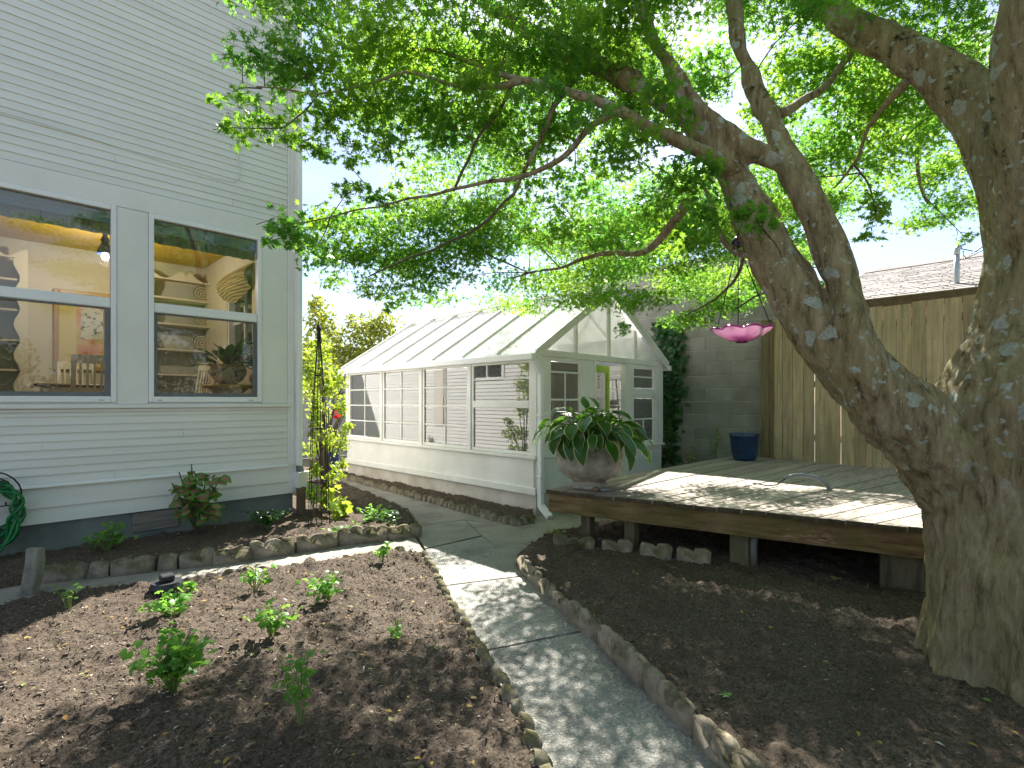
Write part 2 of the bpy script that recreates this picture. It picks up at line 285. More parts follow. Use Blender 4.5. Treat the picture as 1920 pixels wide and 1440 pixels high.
M['hutch_back'] = simple('cabinet_back', (0.50, 0.50, 0.43), (0.46, 0.46, 0.4), 2, 0.6)
M['darkwood'] = simple('dark_tabletop', (0.14, 0.07, 0.03), (0.2, 0.1, 0.045), 3, 0.35, stretch=(8, 1, 1))
M['chairpaint'] = simple('cream_chair', (0.74, 0.68, 0.54), None, 2, 0.45)
M['goldframe'] = simple('gold_frame', (0.45, 0.26, 0.07), (0.36, 0.2, 0.05), 8, 0.4)
M['mat_board'] = simple('mat_board', (0.62, 0.52, 0.22), None, 1, 0.9)
M['blind'] = simple('blind_slats', (0.36, 0.42, 0.42), (0.32, 0.37, 0.38), 4, 0.5)
M['inset'] = simple('botanical_inset', (0.55, 0.55, 0.46), (0.05, 0.07, 0.06), 19, 0.5, lo=0.55, hi=0.58)
M['valance'] = simple('patterned_valance', (0.22, 0.21, 0.13), (0.38, 0.36, 0.25), 22, 0.9)
M['majolica'] = simple('majolica_pot', (0.60, 0.55, 0.40), (0.10, 0.18, 0.22), 16, 0.3, lo=0.53, hi=0.58)
M['rimyellow'] = simple('majolica_rim', (0.48, 0.34, 0.07), None, 4, 0.3)
M['floorwood'] = simple('room_floor', (0.25, 0.14, 0.07), (0.3, 0.17, 0.08), 3, 0.5)
M['gravel'] = simple('back_yard_ground', (0.24, 0.21, 0.17), (0.17, 0.145, 0.115), 4, 0.95, 0.5)
M['rubbercable'] = simple('painted_cable', (0.66, 0.67, 0.63), None, 2, 0.6)
M['wirecover'] = simple('black_wire', (0.015, 0.015, 0.015), None, 2, 0.5)
M['pebble'] = simple('pebbles', (0.36, 0.22, 0.13), (0.42, 0.30, 0.2), 9, 0.6, var=0.5)
M['ashstone'] = simple('grey_pebble', (0.17, 0.18, 0.18), (0.22, 0.23, 0.23), 9, 0.6)
# print in the picture frame
m, nt, n, l, b, o = nodes_of('botanical_print')
v = coords(n, l, 1, (1, 1, 1), 'World')
c = ramp_n(n, l, noise_n(n, l, v, 2.6, 3), [(0.38, (0.5, 0.17, 0.05)), (0.5, (0.55, 0.22, 0.06)), (0.56, (0.52, 0.36, 0.1)), (0.66, (0.5, 0.48, 0.36))])
l.new(c, b.inputs['Base Color']); b.inputs['Roughness'].default_value = 0.4; M['print'] = m
# plate: concentric rings from object coordinates
m, nt, n, l, b, o = nodes_of('patterned_plate')
t = n.new('ShaderNodeTexCoord'); vl = n.new('ShaderNodeVectorMath'); vl.operation = 'LENGTH'; l.new(t.outputs['Object'], vl.inputs[0])
mm = n.new('ShaderNodeMath'); mm.operation = 'MULTIPLY'; mm.inputs[1].default_value = 150; l.new(vl.outputs['Value'], mm.inputs[0])
sn = n.new('ShaderNodeMath'); sn.operation = 'SINE'; l.new(mm.outputs[0], sn.inputs[0])
c = ramp_n(n, l, sn.outputs[0], [(0.3, (0.52, 0.47, 0.34)), (0.6, (0.16, 0.13, 0.08))]); l.new(c, b.inputs['Base Color']); b.inputs['Roughness'].default_value = 0.3; M['plate'] = m
# striped shade
m, nt, n, l, b, o = nodes_of('striped_shade')
w = n.new('ShaderNodeTexWave'); w.bands_direction = 'Z'; w.inputs['Scale'].default_value = 8; w.inputs['Distortion'].default_value = 1.0
l.new(coords(n, l, 1, (1, 1, 1), 'World'), w.inputs['Vector'])
c = ramp_n(n, l, w.outputs['Fac'], [(0.45, (0.42, 0.34, 0.16)), (0.6, (0.16, 0.12, 0.06))]); l.new(c, b.inputs['Base Color']); b.inputs['Roughness'].default_value = 0.9; M['stripes'] = m
# pink glass
m, nt, n, l, b, o = nodes_of('pink_glass')
a = n.new('ShaderNodeAttribute'); a.attribute_name = 'centre'
c = ramp_n(n, l, a.outputs['Fac'], [(0.0, (0.2, 0.02, 0.14)), (0.3, (0.5, 0.12, 0.36)), (0.6, (0.72, 0.45, 0.62)), (0.92, (0.78, 0.55, 0.68)), (0.97, (0.3, 0.03, 0.2))])
a2 = n.new('ShaderNodeAttribute'); a2.attribute_name = 'margin'
c = mix_n(n, l, ramp_n(n, l, a2.outputs['Fac'], [(0.7, 0.0), (0.95, 0.85)]), c, (0.22, 0.01, 0.15))
l.new(c, b.inputs['Base Color']); b.inputs['Roughness'].default_value = 0.12
t = n.new('ShaderNodeBsdfTranslucent'); l.new(c, t.inputs['Color']); ms = n.new('ShaderNodeMixShader'); ms.inputs[0].default_value = 0.4
l.new(b.outputs[0], ms.inputs[1]); l.new(t.outputs[0], ms.inputs[2]); l.new(ms.outputs[0], o.inputs['Surface']); M['pinkglass'] = m
# glowing bulb
m, nt, n, l, b, o = nodes_of('lit_bulb')
b.inputs['Emission Color'].default_value = (1.0, 0.72, 0.35, 1); b.inputs['Emission Strength'].default_value = 9; b.inputs['Base Color'].default_value = (1, 0.8, 0.5, 1); M['bulb'] = m
M['darkglass'] = simple('dark_blue_glass', (0.01, 0.02, 0.06), (0.015, 0.03, 0.09), 4, 0.15)

# ------------------------------------------------------------------ mesh builders
class MB:
    def __init__(s): s.v = []; s.f = []; s.attrs = {}
    def add(s, vs, fs):
        k = len(s.v); s.v += [tuple(x) for x in vs]; s.f += [tuple(i + k for i in f) for f in fs]; return s
    def box(s, x0, x1, y0, y1, z0, z1):
        return s.add([(x0, y0, z0), (x1, y0, z0), (x1, y1, z0), (x0, y1, z0), (x0, y0, z1), (x1, y0, z1), (x1, y1, z1), (x0, y1, z1)],
                     [(0, 3, 2, 1), (4, 5, 6, 7), (0, 1, 5, 4), (1, 2, 6, 5), (2, 3, 7, 6), (3, 0, 4, 7)])
    def bbox(s, x0, x1, y0, y1, z0, z1, r=0.006):
        """box with chamfered edges"""
        bm = bmesh.new(); bmesh.ops.create_cube(bm, size=1)
        for v in bm.verts: v.co = Vector(((x0 + x1) / 2 + v.co.x * (x1 - x0), (y0 + y1) / 2 + v.co.y * (y1 - y0), (z0 + z1) / 2 + v.co.z * (z1 - z0)))
        bmesh.ops.bevel(bm, geom=bm.edges[:], offset=min(r, abs(x1 - x0) * .4, abs(y1 - y0) * .4, abs(z1 - z0) * .4), segments=1, affect='EDGES')
        bm.verts.index_update(); s.add([v.co for v in bm.verts], [[v.index for v in f.verts] for f in bm.faces]); bm.free(); return s
    def prism(s, base, vec):
        """polygon (list of 3D points) extruded along vec"""
        n = len(base); vec = Vector(vec); top = [Vector(p) + vec for p in base]
        return s.add(list(base) + top, [tuple(range(n))[::-1], tuple(range(n, 2 * n))] + [(i, (i + 1) % n, n + (i + 1) % n, n + i) for i in range(n)])
    def bar(s, a, b, w, h, up=(0, 0, 1)):
        a = Vector(a); b = Vector(b); d = (b - a).normalized(); up = Vector(up)
        if abs(d.dot(up)) > 0.99: up = Vector((1, 0, 0))
        sx = d.cross(up).normalized() * w / 2; sy = sx.cross(d).normalized() * h / 2
        return s.prism([a - sx - sy, a + sx - sy, a + sx + sy, a - sx + sy], b - a)
    def tube(s, pts, rad, seg=8, cap=True, jitter=0.0):
        pts = [Vector(p) for p in pts]; n = len(pts)
        if not hasattr(rad, '__len__'): rad = [rad] * n
        k0 = len(s.v); ref = None; vs = []; fs = []
        for i, p in enumerate(pts):
            d = (pts[min(i + 1, n - 1)] - pts[max(i - 1, 0)]).normalized()
            if ref is None: ref = Vector((0, 0, 1)) if abs(d.z) < 0.9 else Vector((1, 0, 0))
            a = d.cross(ref)
            if a.length < 1e-4: a = d.cross(Vector((0, 1, 0)))
            a.normalize(); bb = a.cross(d).normalized(); ref = bb
            for j in range(seg):
                t = 2 * math.pi * j / seg; r = rad[i] * (1 + jitter * noise.noise((p.x * 4 + math.cos(t), p.y * 4 + math.sin(t), p.z * 2)))
                vs.append(p + a * math.cos(t) * r + bb * math.sin(t) * r)
        for i in range(n - 1):
            for j in range(seg):
                fs.append((i * seg + j, i * seg + (j + 1) % seg, (i + 1) * seg + (j + 1) % seg, (i + 1) * seg + j))
        if cap: fs += [tuple(range(seg))[::-1], tuple(range((n - 1) * seg, n * seg))]
        return s.add(vs, fs)
    def lathe(s, prof, c, seg=32, wob=0.0):
        c = Vector(c); vs = []; fs = []; n = len(prof)
        for r, z in prof:
            for j in range(seg):
                t = 2 * math.pi * j / seg; rr = r * (1 + wob * math.sin(3 * t + z * 9))
                vs.append(c + Vector((rr * math.cos(t), rr * math.sin(t), z)))
        for i in range(n - 1):
            for j in range(seg): fs.append((i * seg + j, i * seg + (j + 1) % seg, (i + 1) * seg + (j + 1) % seg, (i + 1) * seg + j))
        if prof[0][0] > 1e-4: fs.append(tuple(range(seg))[::-1])
        if prof[-1][0] > 1e-4: fs.append(tuple(range((n - 1) * seg, n * seg)))
        return s.add(vs, fs)
    def mesh(s, name, smooth=False):
        me = bpy.data.meshes.new(name); me.from_pydata(s.v, [], s.f); me.update()
        if smooth: me.polygons.foreach_set('use_smooth', [True] * len(me.polygons))
        return me
    def build(s, name, mat, parent=None, smooth=False, kind=None, label=None, cat=None, group=None):
        o = make(name, s.mesh(name, smooth), mat, parent)
        tag(o, label, cat, group, kind); return o
def tag(o, label=None, cat=None, group=None, kind=None):
    for k, v in (('label', label), ('category', cat), ('group', group), ('kind', kind)):
        if v: o[k] = v
    return o
def make(name, me, mat, parent=None, recentre=True):
    if mat is not None:
        if not me.materials: me.materials.append(M[mat] if isinstance(mat, str) else mat)
    o = bpy.data.objects.new(name, me); C.objects.link(o)
    if recentre and len(me.vertices):
        co = np.empty(len(me.vertices) * 3, np.float32); me.vertices.foreach_get('co', co); co = co.reshape(-1, 3)
        c = (co.min(0) + co.max(0)) / 2; co -= c; me.vertices.foreach_set('co', co.ravel()); me.update(); o.location = c.tolist()
    setparent(o, parent); return o
def wloc(o):
    p = o; m = Matrix.Identity(4)
    while p is not None:
        m = p.matrix_parent_inverse @ p.matrix_basis @ m if p.parent else p.matrix_basis @ m
        p = p.parent
    return m
def setparent(o, parent):
    if parent is not None:
        o.parent = parent; o.matrix_parent_inverse = wloc(parent).inverted()
def inst(name, me, loc, rot, parent, scale=(1, 1, 1)):
    o = bpy.data.objects.new(name, me); C.objects.link(o); o.location = loc; o.rotation_euler = rot; o.scale = scale
    setparent(o, parent); return o
def inst_m(name, me, mat4, parent):
    o = bpy.data.objects.new(name, me); C.objects.link(o); o.matrix_basis = mat4; setparent(o, parent); return o
def thing(name, loc, label, cat, group=None):
    o = bpy.data.objects.new(name, None); C.objects.link(o); o.location = loc; o.empty_display_size = 0.1
    return tag(o, label, cat, group)
def struct(name, mb, mat, smooth=False): return mb.build(name, mat, None, smooth, 'structure')
def npmesh(name, V, F):
    """numpy verts (n,3) and equal-size faces (m,k) -> mesh"""
    me = bpy.data.meshes.new(name); k = F.shape[1]
    me.vertices.add(len(V)); me.vertices.foreach_set('co', np.ascontiguousarray(V, np.float32).ravel())
    me.loops.add(F.size); me.loops.foreach_set('vertex_index', np.ascontiguousarray(F, np.int32).ravel())
    me.polygons.add(len(F)); me.polygons.foreach_set('loop_start', np.arange(0, F.size, k, dtype=np.int32))
    me.update(calc_edges=True); me.validate(); return me
def rand_frames(n, up_bias=0.6, rg=rng):
    """n random orthonormal frames (right, forward, normal) whose normals lean to +z"""
    N = rg.normal(size=(n, 3)); N /= np.linalg.norm(N, axis=1)[:, None]; N = N * (1 - up_bias) + np.array([0, 0, 1.0]) * up_bias
    N /= np.linalg.norm(N, axis=1)[:, None]
    A = rg.normal(size=(n, 3)); A -= (A * N).sum(1)[:, None] * N; A /= np.linalg.norm(A, axis=1)[:, None]
    return np.cross(A, N), A, N
def scatter(name, LV, LF, pos, size, up_bias=0.6, frames=None, rg=rng):
    """copies of a leaf (LV verts, LF faces) at pos with size"""
    n = len(pos); X, Y, Z = frames or rand_frames(n, up_bias, rg)
    LV = np.asarray(LV, float); LF = np.asarray(LF)
    s = np.asarray(size).reshape(-1, 1, 1)
    V = (LV[None, :, 0:1] * X[:, None, :] + LV[None, :, 1:2] * Y[:, None, :] + LV[None, :, 2:3] * Z[:, None, :]) * s + np.asarray(pos)[:, None, :]
    F = LF[None] + (np.arange(n) * len(LV))[:, None, None]
    return npmesh(name, V.reshape(-1, 3), F.reshape(-1, LF.shape[1]))
# palmate maple leaf (unit length, stalk at origin): seven pointed lobes, one kite each
def palmate(lobes, notch=0.36, droop=0.12):
    V = [(0, 0, 0)]; F = []; angs = [a for a, _ in lobes]
    def pt(a, r, z): return (math.sin(R(a)) * r, math.cos(R(a)) * r, z)
    nt_ = [angs[0] - 22] + [(angs[i] + angs[i + 1]) / 2 for i in range(len(angs) - 1)] + [angs[-1] + 22]
    for i, a in enumerate(nt_): V.append(pt(a, notch * (0.75 if i in (0, len(nt_) - 1) else 1), 0.02))
    k = len(V)
    for a, r in lobes: V.append(pt(a, r, -droop * r * r))
    for i in range(len(lobes)): F.append((0, 1 + i, k + i, 2 + i))
    return np.array(V), np.array(F)
MAPLE = palmate([(-118, .42), (-78, .72), (-38, .92), (0, 1.0), (38, .92), (78, .72), (118, .42)])
GRAPE = palmate([(-110, .55), (-55, .85), (0, 1.0), (55, .85), (110, .55)], 0.62, 0.25)
# simple oval leaf: 6 verts in 4 quads-ish (2x2)
OVAL = (np.array([(0, 0, 0), (-.28, .35, .05), (.28, .35, .05), (0, .35, -.02), (-.24, .7, .03), (.24, .7, .03), (0, .72, -.05), (0, 1, -.12)]),
        np.array([(0, 3, 1, 1), (0, 2, 3, 3), (1, 3, 6, 4), (3, 2, 5, 6), (4, 6, 7, 7), (6, 5, 7, 7)]))
def tri_leaf(): # oval without degenerate quads
    V = OVAL[0]; F = np.array([(0, 3, 1), (0, 2, 3), (1, 3, 6), (1, 6, 4), (3, 2, 5), (3, 5, 6), (4, 6, 7), (6, 5, 7)]); return V, F
OV = tri_leaf()
ROUND5 = palmate([(-130, .55), (-65, .62), (0, .66), (65, .62), (130, .55)], 0.52, 0.3)

def inpoly(x, y, poly):
    c = np.zeros(np.shape(x), bool); n = len(poly)
    for i in range(n):
        x0, y0 = poly[i]; x1, y1 = poly[i - 1]
        if y0 == y1: continue
        c ^= ((y0 > y) != (y1 > y)) & (x < (x1 - x0) * (y - y0) / (y1 - y0) + x0)
    return c

# ================================================================== GROUND, PATHS, BEDS
g = MB(); g.add([(-300, -300, -0.06), (300, -300, -0.06), (300, 300, -0.06), (-300, 300, -0.06)], [(0, 1, 2, 3)]); struct('ground', g, 'gravel')
SOILS = []
def soil_bed(name, poly, z, amp=0.03, step=0.028, crown=0.0):
    xs = [p[0] for p in poly]; ys = [p[1] for p in poly]
    gx = np.arange(min(xs), max(xs) + step, step); gy = np.arange(min(ys), max(ys) + step, step)
    X, Y = np.meshgrid(gx, gy, indexing='ij'); nx, ny = X.shape
    ins = inpoly((X[:-1, :-1] + step / 2).ravel(), (Y[:-1, :-1] + step / 2).ravel(), poly).reshape(nx - 1, ny - 1)
    ii, jj = np.nonzero(ins)
    idx = lambda i, j: i * ny + j
    F = np.stack([idx(ii, jj), idx(ii + 1, jj), idx(ii + 1, jj + 1), idx(ii, jj + 1)], 1)
    used = np.unique(F); remap = -np.ones(nx * ny, int); remap[used] = np.arange(len(used))
    xx = X.ravel()[used]; yy = Y.ravel()[used]
    zz = np.array([z + amp * 0.9 * noise.noise((a * 1.6, b * 1.6, 3.1)) + amp * 0.8 * noise.noise((a * 6, b * 6, 7.7)) + amp * 0.8 * noise.noise((a * 17, b * 17, 1.3)) + amp * 0.5 * noise.noise((a * 33, b * 33, 9.3)) for a, b in zip(xx, yy)])
    cnt_ = np.bincount(remap[F].ravel(), minlength=len(used)); zz[cnt_ < 4] = -0.055
    me = npmesh(name, np.stack([xx, yy, zz], 1), remap[F]); me.polygons.foreach_set('use_smooth', [True] * len(me.polygons))
    o = make(name, me, 'soil', None, False); o['kind'] = 'structure'; SOILS.append((poly, z, amp)); return o
def soil_z(x, y, z, amp):
    return z + amp * 0.9 * noise.noise((x * 1.6, y * 1.6, 3.1)) + amp * 0.8 * noise.noise((x * 6, y * 6, 7.7)) + amp * 0.8 * noise.noise((x * 17, y * 17, 1.3)) + amp * 0.5 * noise.noise((x * 33, y * 33, 9.3))
v2 = lambda p: (p.x, p.y)
HY = 6.6; HX = 2.775           # house front plane and its corner
path_left = [G(1060, 1560), G(1010, 1440), G(970, 1358), G(901, 1232), G(866, 1179), G(824, 1099), G(794, 1045)]
path_right = [G(1480, 1560), G(1362, 1440), G(1272, 1358), G(1213, 1294), G(1100, 1186), G(964, 1057)]
front_far = [G(97, 1127), G(233, 1108), G(350, 1093), G(567, 1063), G(700, 1045), G(742, 1038)]
bed_front = [(0.4, -0.6), (1.20, 0.7)] + [v2(p) for p in path_left] + [v2(p) for p in front_far[::-1]] + [(-2.5, 5.75), (-3.0, -0.6)]
soil_bed('front_bed_soil', bed_front, 0.055, 0.034, 0.026)
house_edge = [G(73, 1093), G(233, 1076), G(350, 1064), G(467, 1050), G(640, 1022), G(760, 1008)]
house_side = [G(781, 992), G(763, 965), G(706, 938), G(640, 912)]
bed_house = [(-1.2, HY), (-1.2, 6.05)] + [v2(p) for p in house_edge] + [v2(p) for p in house_side] + [(3.6, 10.5), (2.85, 10.5), (2.80, HY)]
soil_bed('house_bed_soil', bed_house, 0.085, 0.03)
GX0, GX1, GY0, GY1 = 5.07, 8.37, 4.62, 9.80     # greenhouse footprint
gh_edge = [G(1000, 978), G(968, 986), G(880, 962), G(800, 939), G(706, 914), G(636, 894)]
bed_gh = [(GX0, GY0 + 0.02)] + [v2(p) for p in gh_edge] + [(GX0, 10.1)]
soil_bed('greenhouse_bed_soil', bed_gh, 0.07, 0.025)
bed_right = [v2(p) for p in path_right] + [v2(G(1030, 1012)), (5.0, 3.6), (9.2, 3.6), (9.2, -2.5), (2.2, -2.5), (2.1, 0.1)]
soil_bed('right_bed_soil', bed_right, 0.105, 0.03)
# walks (concrete sheets with real joints between slabs)
def slab(name, poly, z, mat, parent, th=0.08):
    return MB().prism([(p[0], p[1], z - th) for p in poly], (0, 0, th)).build(name, mat, parent)
path = thing('garden_path', (2.6, 2.7, 0), None, None); path['kind'] = 'structure'
def lerp(a, b, t): return a + (b - a) * t
L = [G(1070, 1560), G(924, 1217), G(826, 1099), G(801, 1028)]; Rr = [G(1480, 1560), G(1082, 1185), G(972, 1081), G(903, 1017)]
L = [lerp(a, b, -0.05) for a, b in zip(L, Rr)]; Rr[:3] = [lerp(a, b, 1.06) for a, b in zip(L[:3], Rr[:3])]
for i in range(3):
    a0, b0, a1, b1 = L[i], Rr[i], L[i + 1], Rr[i + 1]; t = 0.012 / (a1 - a0).length
    q = [lerp(a0, a1, t), lerp(b0, b1, t), lerp(b1, b0, t), lerp(a1, a0, t)]
    if i == 2: q = [q[0], q[1], v2(G(964, 1056)), v2(G(905, 1006)), v2(G(798, 1030))]; q = [Vector((p[0], p[1], 0)) for p in q]
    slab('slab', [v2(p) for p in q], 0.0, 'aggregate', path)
# worn walk along greenhouse and house
J = [v2(G(801, 1026)), v2(G(900, 1001)), v2(G(962, 1055)), v2(G(1035, 1012)), (5.0, 3.4), (5.0, 4.60), v2(gh_edge[0]), v2(gh_edge[1])]
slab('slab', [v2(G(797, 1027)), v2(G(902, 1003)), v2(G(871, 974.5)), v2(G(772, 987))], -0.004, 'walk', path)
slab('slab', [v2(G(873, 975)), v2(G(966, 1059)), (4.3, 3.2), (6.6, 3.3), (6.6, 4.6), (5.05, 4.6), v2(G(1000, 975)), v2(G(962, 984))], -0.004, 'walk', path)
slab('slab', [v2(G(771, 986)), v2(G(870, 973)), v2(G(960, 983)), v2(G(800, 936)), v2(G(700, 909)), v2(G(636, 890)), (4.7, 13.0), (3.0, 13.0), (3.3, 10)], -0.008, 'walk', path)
slab('slab', [v2(G(20, 1150)), v2(G(233, 1112)), v2(G(567, 1067)), v2(G(795, 1034)), v2(G(775, 1000)), v2(G(640, 1015)), v2(G(350, 1058)), v2(G(-40, 1100))], -0.004, 'walk', path)
base = MB(); base.prism([(1.0, 0.5, -0.055), (2.4, 0.5, -0.055), (6.6, 3.2, -0.055), (6.6, 4.6, -0.055), (5, 13, -0.055), (2.5, 13, -0.055), (-1, 6.3, -0.055), (0, 5, -0.055), (2.6, 4.4, -0.055)], (0, 0, 0.03))
o = base.build('path_base', 'soil'); o['kind'] = 'structure'

# scalloped edging blocks
def scallop_mesh(nsc, w, h, th, seed):
    rg = random.Random(seed); pts = [(0, -0.06)]; 
    for k in range(nsc):
        hh = h * rg.uniform(0.88, 1.06)
        for t in range(7):
            a = math.pi * t / 6; pts.append((k * w + w / 2 - math.cos(a) * w * 0.49, hh - 0.035 + math.sin(a) * 0.035))
    pts.append((nsc * w, -0.06))
    bm = bmesh.new(); vs = [bm.verts.new((x - nsc * w / 2, -th / 2, z)) for x, z in pts]; f = bm.faces.new(vs)
    ex = bmesh.ops.extrude_face_region(bm, geom=[f]); bmesh.ops.translate(bm, vec=(0, th, 0), verts=[e for e in ex['geom'] if isinstance(e, bmesh.types.BMVert)])
    bmesh.ops.recalc_face_normals(bm, faces=bm.faces[:])
    bmesh.ops.bevel(bm, geom=[e for e in bm.edges if abs(e.verts[0].co.y - e.verts[1].co.y) < 1e-5], offset=th * 0.22, segments=2, affect='EDGES')
    for v in bm.verts:
        nn = noise.noise_vector((v.co.x * 14 + seed * 5, v.co.y * 20, v.co.z * 14)); v.co += nn * 0.018
    me = bpy.data.meshes.new('edging_block'); bm.to_mesh(me); bm.free(); me.polygons.foreach_set('use_smooth', [True] * len(me.polygons)); return me
def edging(pts, label, variants, mat, gap=0.012, z=0.0, zj=0.015, tilt=0.05, skip=0.0):
    meshes = []
    for (nsc, w, h, th, sd) in variants:
        me = scallop_mesh(nsc, w, h, th, sd); me.materials.append(M[mat]); meshes.append((me, nsc * w))
    root = thing('bed_edging', (pts[0][0], pts[0][1], z), label, 'edging', 'scalloped edging round the beds')
    pts = [Vector((p[0], p[1], 0)) for p in pts]; seg = 0; t = 0.0; rg = random.Random(len(pts) * 7 + len(label))
    total = sum((pts[i + 1] - pts[i]).length for i in range(len(pts) - 1)); s = 0.0
    def at(d):
        for i in range(len(pts) - 1):
            ln = (pts[i + 1] - pts[i]).length
            if d <= ln or i == len(pts) - 2: return pts[i] + (pts[i + 1] - pts[i]) * (d / ln)
            d -= ln
    while s < total - 0.03:
        me, ln = rg.choice(meshes)
        if total - s < ln * .3: break
        a = at(s); b2 = at(min(s + ln, total)); d = b2 - a; ang = math.atan2(d.y, d.x)
        if rg.random() >= skip:
            c = (a + b2) / 2
            inst('edging_block', me, (c.x + rg.uniform(-.008, .008), c.y + rg.uniform(-.008, .008), z + rg.uniform(-zj, zj)), (rg.uniform(-tilt, tilt) * 2, rg.uniform(-tilt, tilt), ang + rg.uniform(-.05, .05)), root)
        s += ln + gap
    return root
SMALL = [(1, .10, .10, .07, 1), (1, .12, .09, .08, 2), (2, .10, .10, .07, 3), (1, .09, .08, .07, 9)]
LONG = [(4, .135, .15, .06, 4), (3, .135, .15, .06, 5), (4, .13, .16, .06, 6)]
edging([v2(p) for p in path_left], 'low mossy scalloped edging between front soil bed and path', SMALL, 'edging_moss', z=-0.01)
edging([v2(p) for p in path_right], 'tall scalloped concrete edging on the deck side of the path', LONG, 'edging', z=-0.012, tilt=0.02)
edging([v2(p) for p in front_far], 'half buried scalloped stones along the far side of the front bed', SMALL, 'edging', z=-0.03, skip=0.25)
edging([v2(p) for p in house_edge[:4]], 'dark mossy lumpy edging of the house bed near the upright stone', [(2, .16, .15, .08, 11), (1, .15, .14, .09, 12), (2, .14, .16, .08, 13)], 'edging_moss', z=0.0)
edging([v2(p) for p in house_edge[3:]], 'straight sunlit mossy edging at the corner of the house bed', LONG, 'edging_moss', z=0.015, tilt=0.015)
edging([v2(p) for p in [house_edge[-1]] + house_side], 'small stones edging the house bed along the back walk', SMALL, 'edging_moss', z=-0.02)
edging([v2(p) for p in gh_edge], 'row of scalloped stones in front of the white greenhouse', SMALL, 'edging_moss', z=0.0)
edging([v2(G(1040, 1020, .1)), v2(G(1160, 1032, .1)), v2(G(1345, 1058, .1))], 'broken scalloped edging pieces lying under the deck edge', [(2, .15, .15, .07, 14), (3, .135, .14, .07, 15)], 'edging_moss', gap=0.05, z=0.075, tilt=0.09)
# upright stone near hose
b = bmesh.new(); bmesh.ops.create_cube(b, size=1); bmesh.ops.subdivide_edges(b, edges=b.edges[:], cuts=4, use_grid_fill=True)
for v in b.verts:
    v.co.x *= 0.10; v.co.y *= 0.07; v.co.z *= 0.42; v.co += noise.noise_vector(v.co * 9) * 0.018
    if v.co.z > 0.1: v.co.x *= 1 - (v.co.z - 0.1) * 1.2
me = bpy.data.meshes.new('upright_stone'); b.to_mesh(me); b.free(); me.polygons.foreach_set('use_smooth', [True] * len(me.polygons))
sp = G(60, 1112); o = make('upright_stone', me, 'stone', None, False); o.location = (sp.x, sp.y, 0.13); o.rotation_euler = (R(-4), R(5), R(-40))
tag(o, 'narrow grey stone slab standing upright at the end of house bed', 'stone')

# mulch bits, fallen leaves
BIT = (np.array([(-.5, -.13, 0), (.55, -.09, .04), (.48, .13, 0), (-.45, .15, .03), (0, 0, .22)]), np.array([(0, 1, 4), (1, 2, 4), (2, 3, 4), (3, 0, 4), (0, 2, 1), (0, 3, 2)]))
pos = []; sz = []
for (poly, z, amp), cnt in zip(SOILS, (32000, 6000, 3000, 22000)):
    xs = [p[0] for p in poly]; ys = [p[1] for p in poly]; k = 0
    x = rng.uniform(max(min(xs), -0.6), max(xs), cnt * 2); y = rng.uniform(max(min(ys), -0.3), max(ys), cnt * 2)
    d = (x + y) * Q2; ok = inpoly(x, y, poly) & (d > 1.9); x = x[ok][:cnt]; y = y[ok][:cnt]
    for a, c_ in zip(x, y): pos.append((a, c_, soil_z(a, c_, z, amp) + 0.001))
    sz.append(np.minimum(rng.gamma(1.6, 0.0055, len(x)) + 0.004, 0.045))
me = scatter('mulch', *BIT, np.array(pos), np.concatenate(sz), 0.75); o = make('mulch', me, 'mulch', None, False)
tag(o, 'crumbs of bark and soil strewn over the beds', 'mulch', kind='stuff')
lp = []; 
for (poly, z, amp), cnt in zip(SOILS, (150, 60, 16, 120)):
    xs = [p[0] for p in poly]; ys = [p[1] for p in poly]; x = rng.uniform(max(min(xs), -0.6), min(max(xs), 7), 3000); y = rng.uniform(max(min(ys), -.3), max(ys), 3000)
    ok = inpoly(x, y, poly) & ((x + y) * Q2 > 2); 
    for a, c_ in list(zip(x[ok], y[ok]))[:cnt]: lp.append((a, c_, soil_z(a, c_, z, amp) + 0.012))
me = scatter('leaf_litter', *OV, np.array(lp), rng.uniform(.018, .04, len(lp)), 0.8); o = make('leaf_litter', me, 'deadleaf', None, False)
tag(o, 'small yellow and brown leaves fallen on the soil', 'leaf litter', kind='stuff')
p = G(1365, 1306, 0.14); me = scatter('fallen_leaf', *MAPLE, np.array([(p.x, p.y, p.z + .008)]), [0.05], 1.0); o = make('fallen_leaf', me, 'herb'); tag(o, 'single pale green maple leaf lying on the dark soil right of path', 'leaf')
p = G(1562, 1090, 0.14); me = scatter('fallen_leaf', *OV, np.array([(p.x, p.y, p.z + .012)]), [0.13], .97); o = make('fallen_leaf', me, 'deadleaf'); tag(o, 'curled brown leaf on the soil below the deck beam', 'leaf')

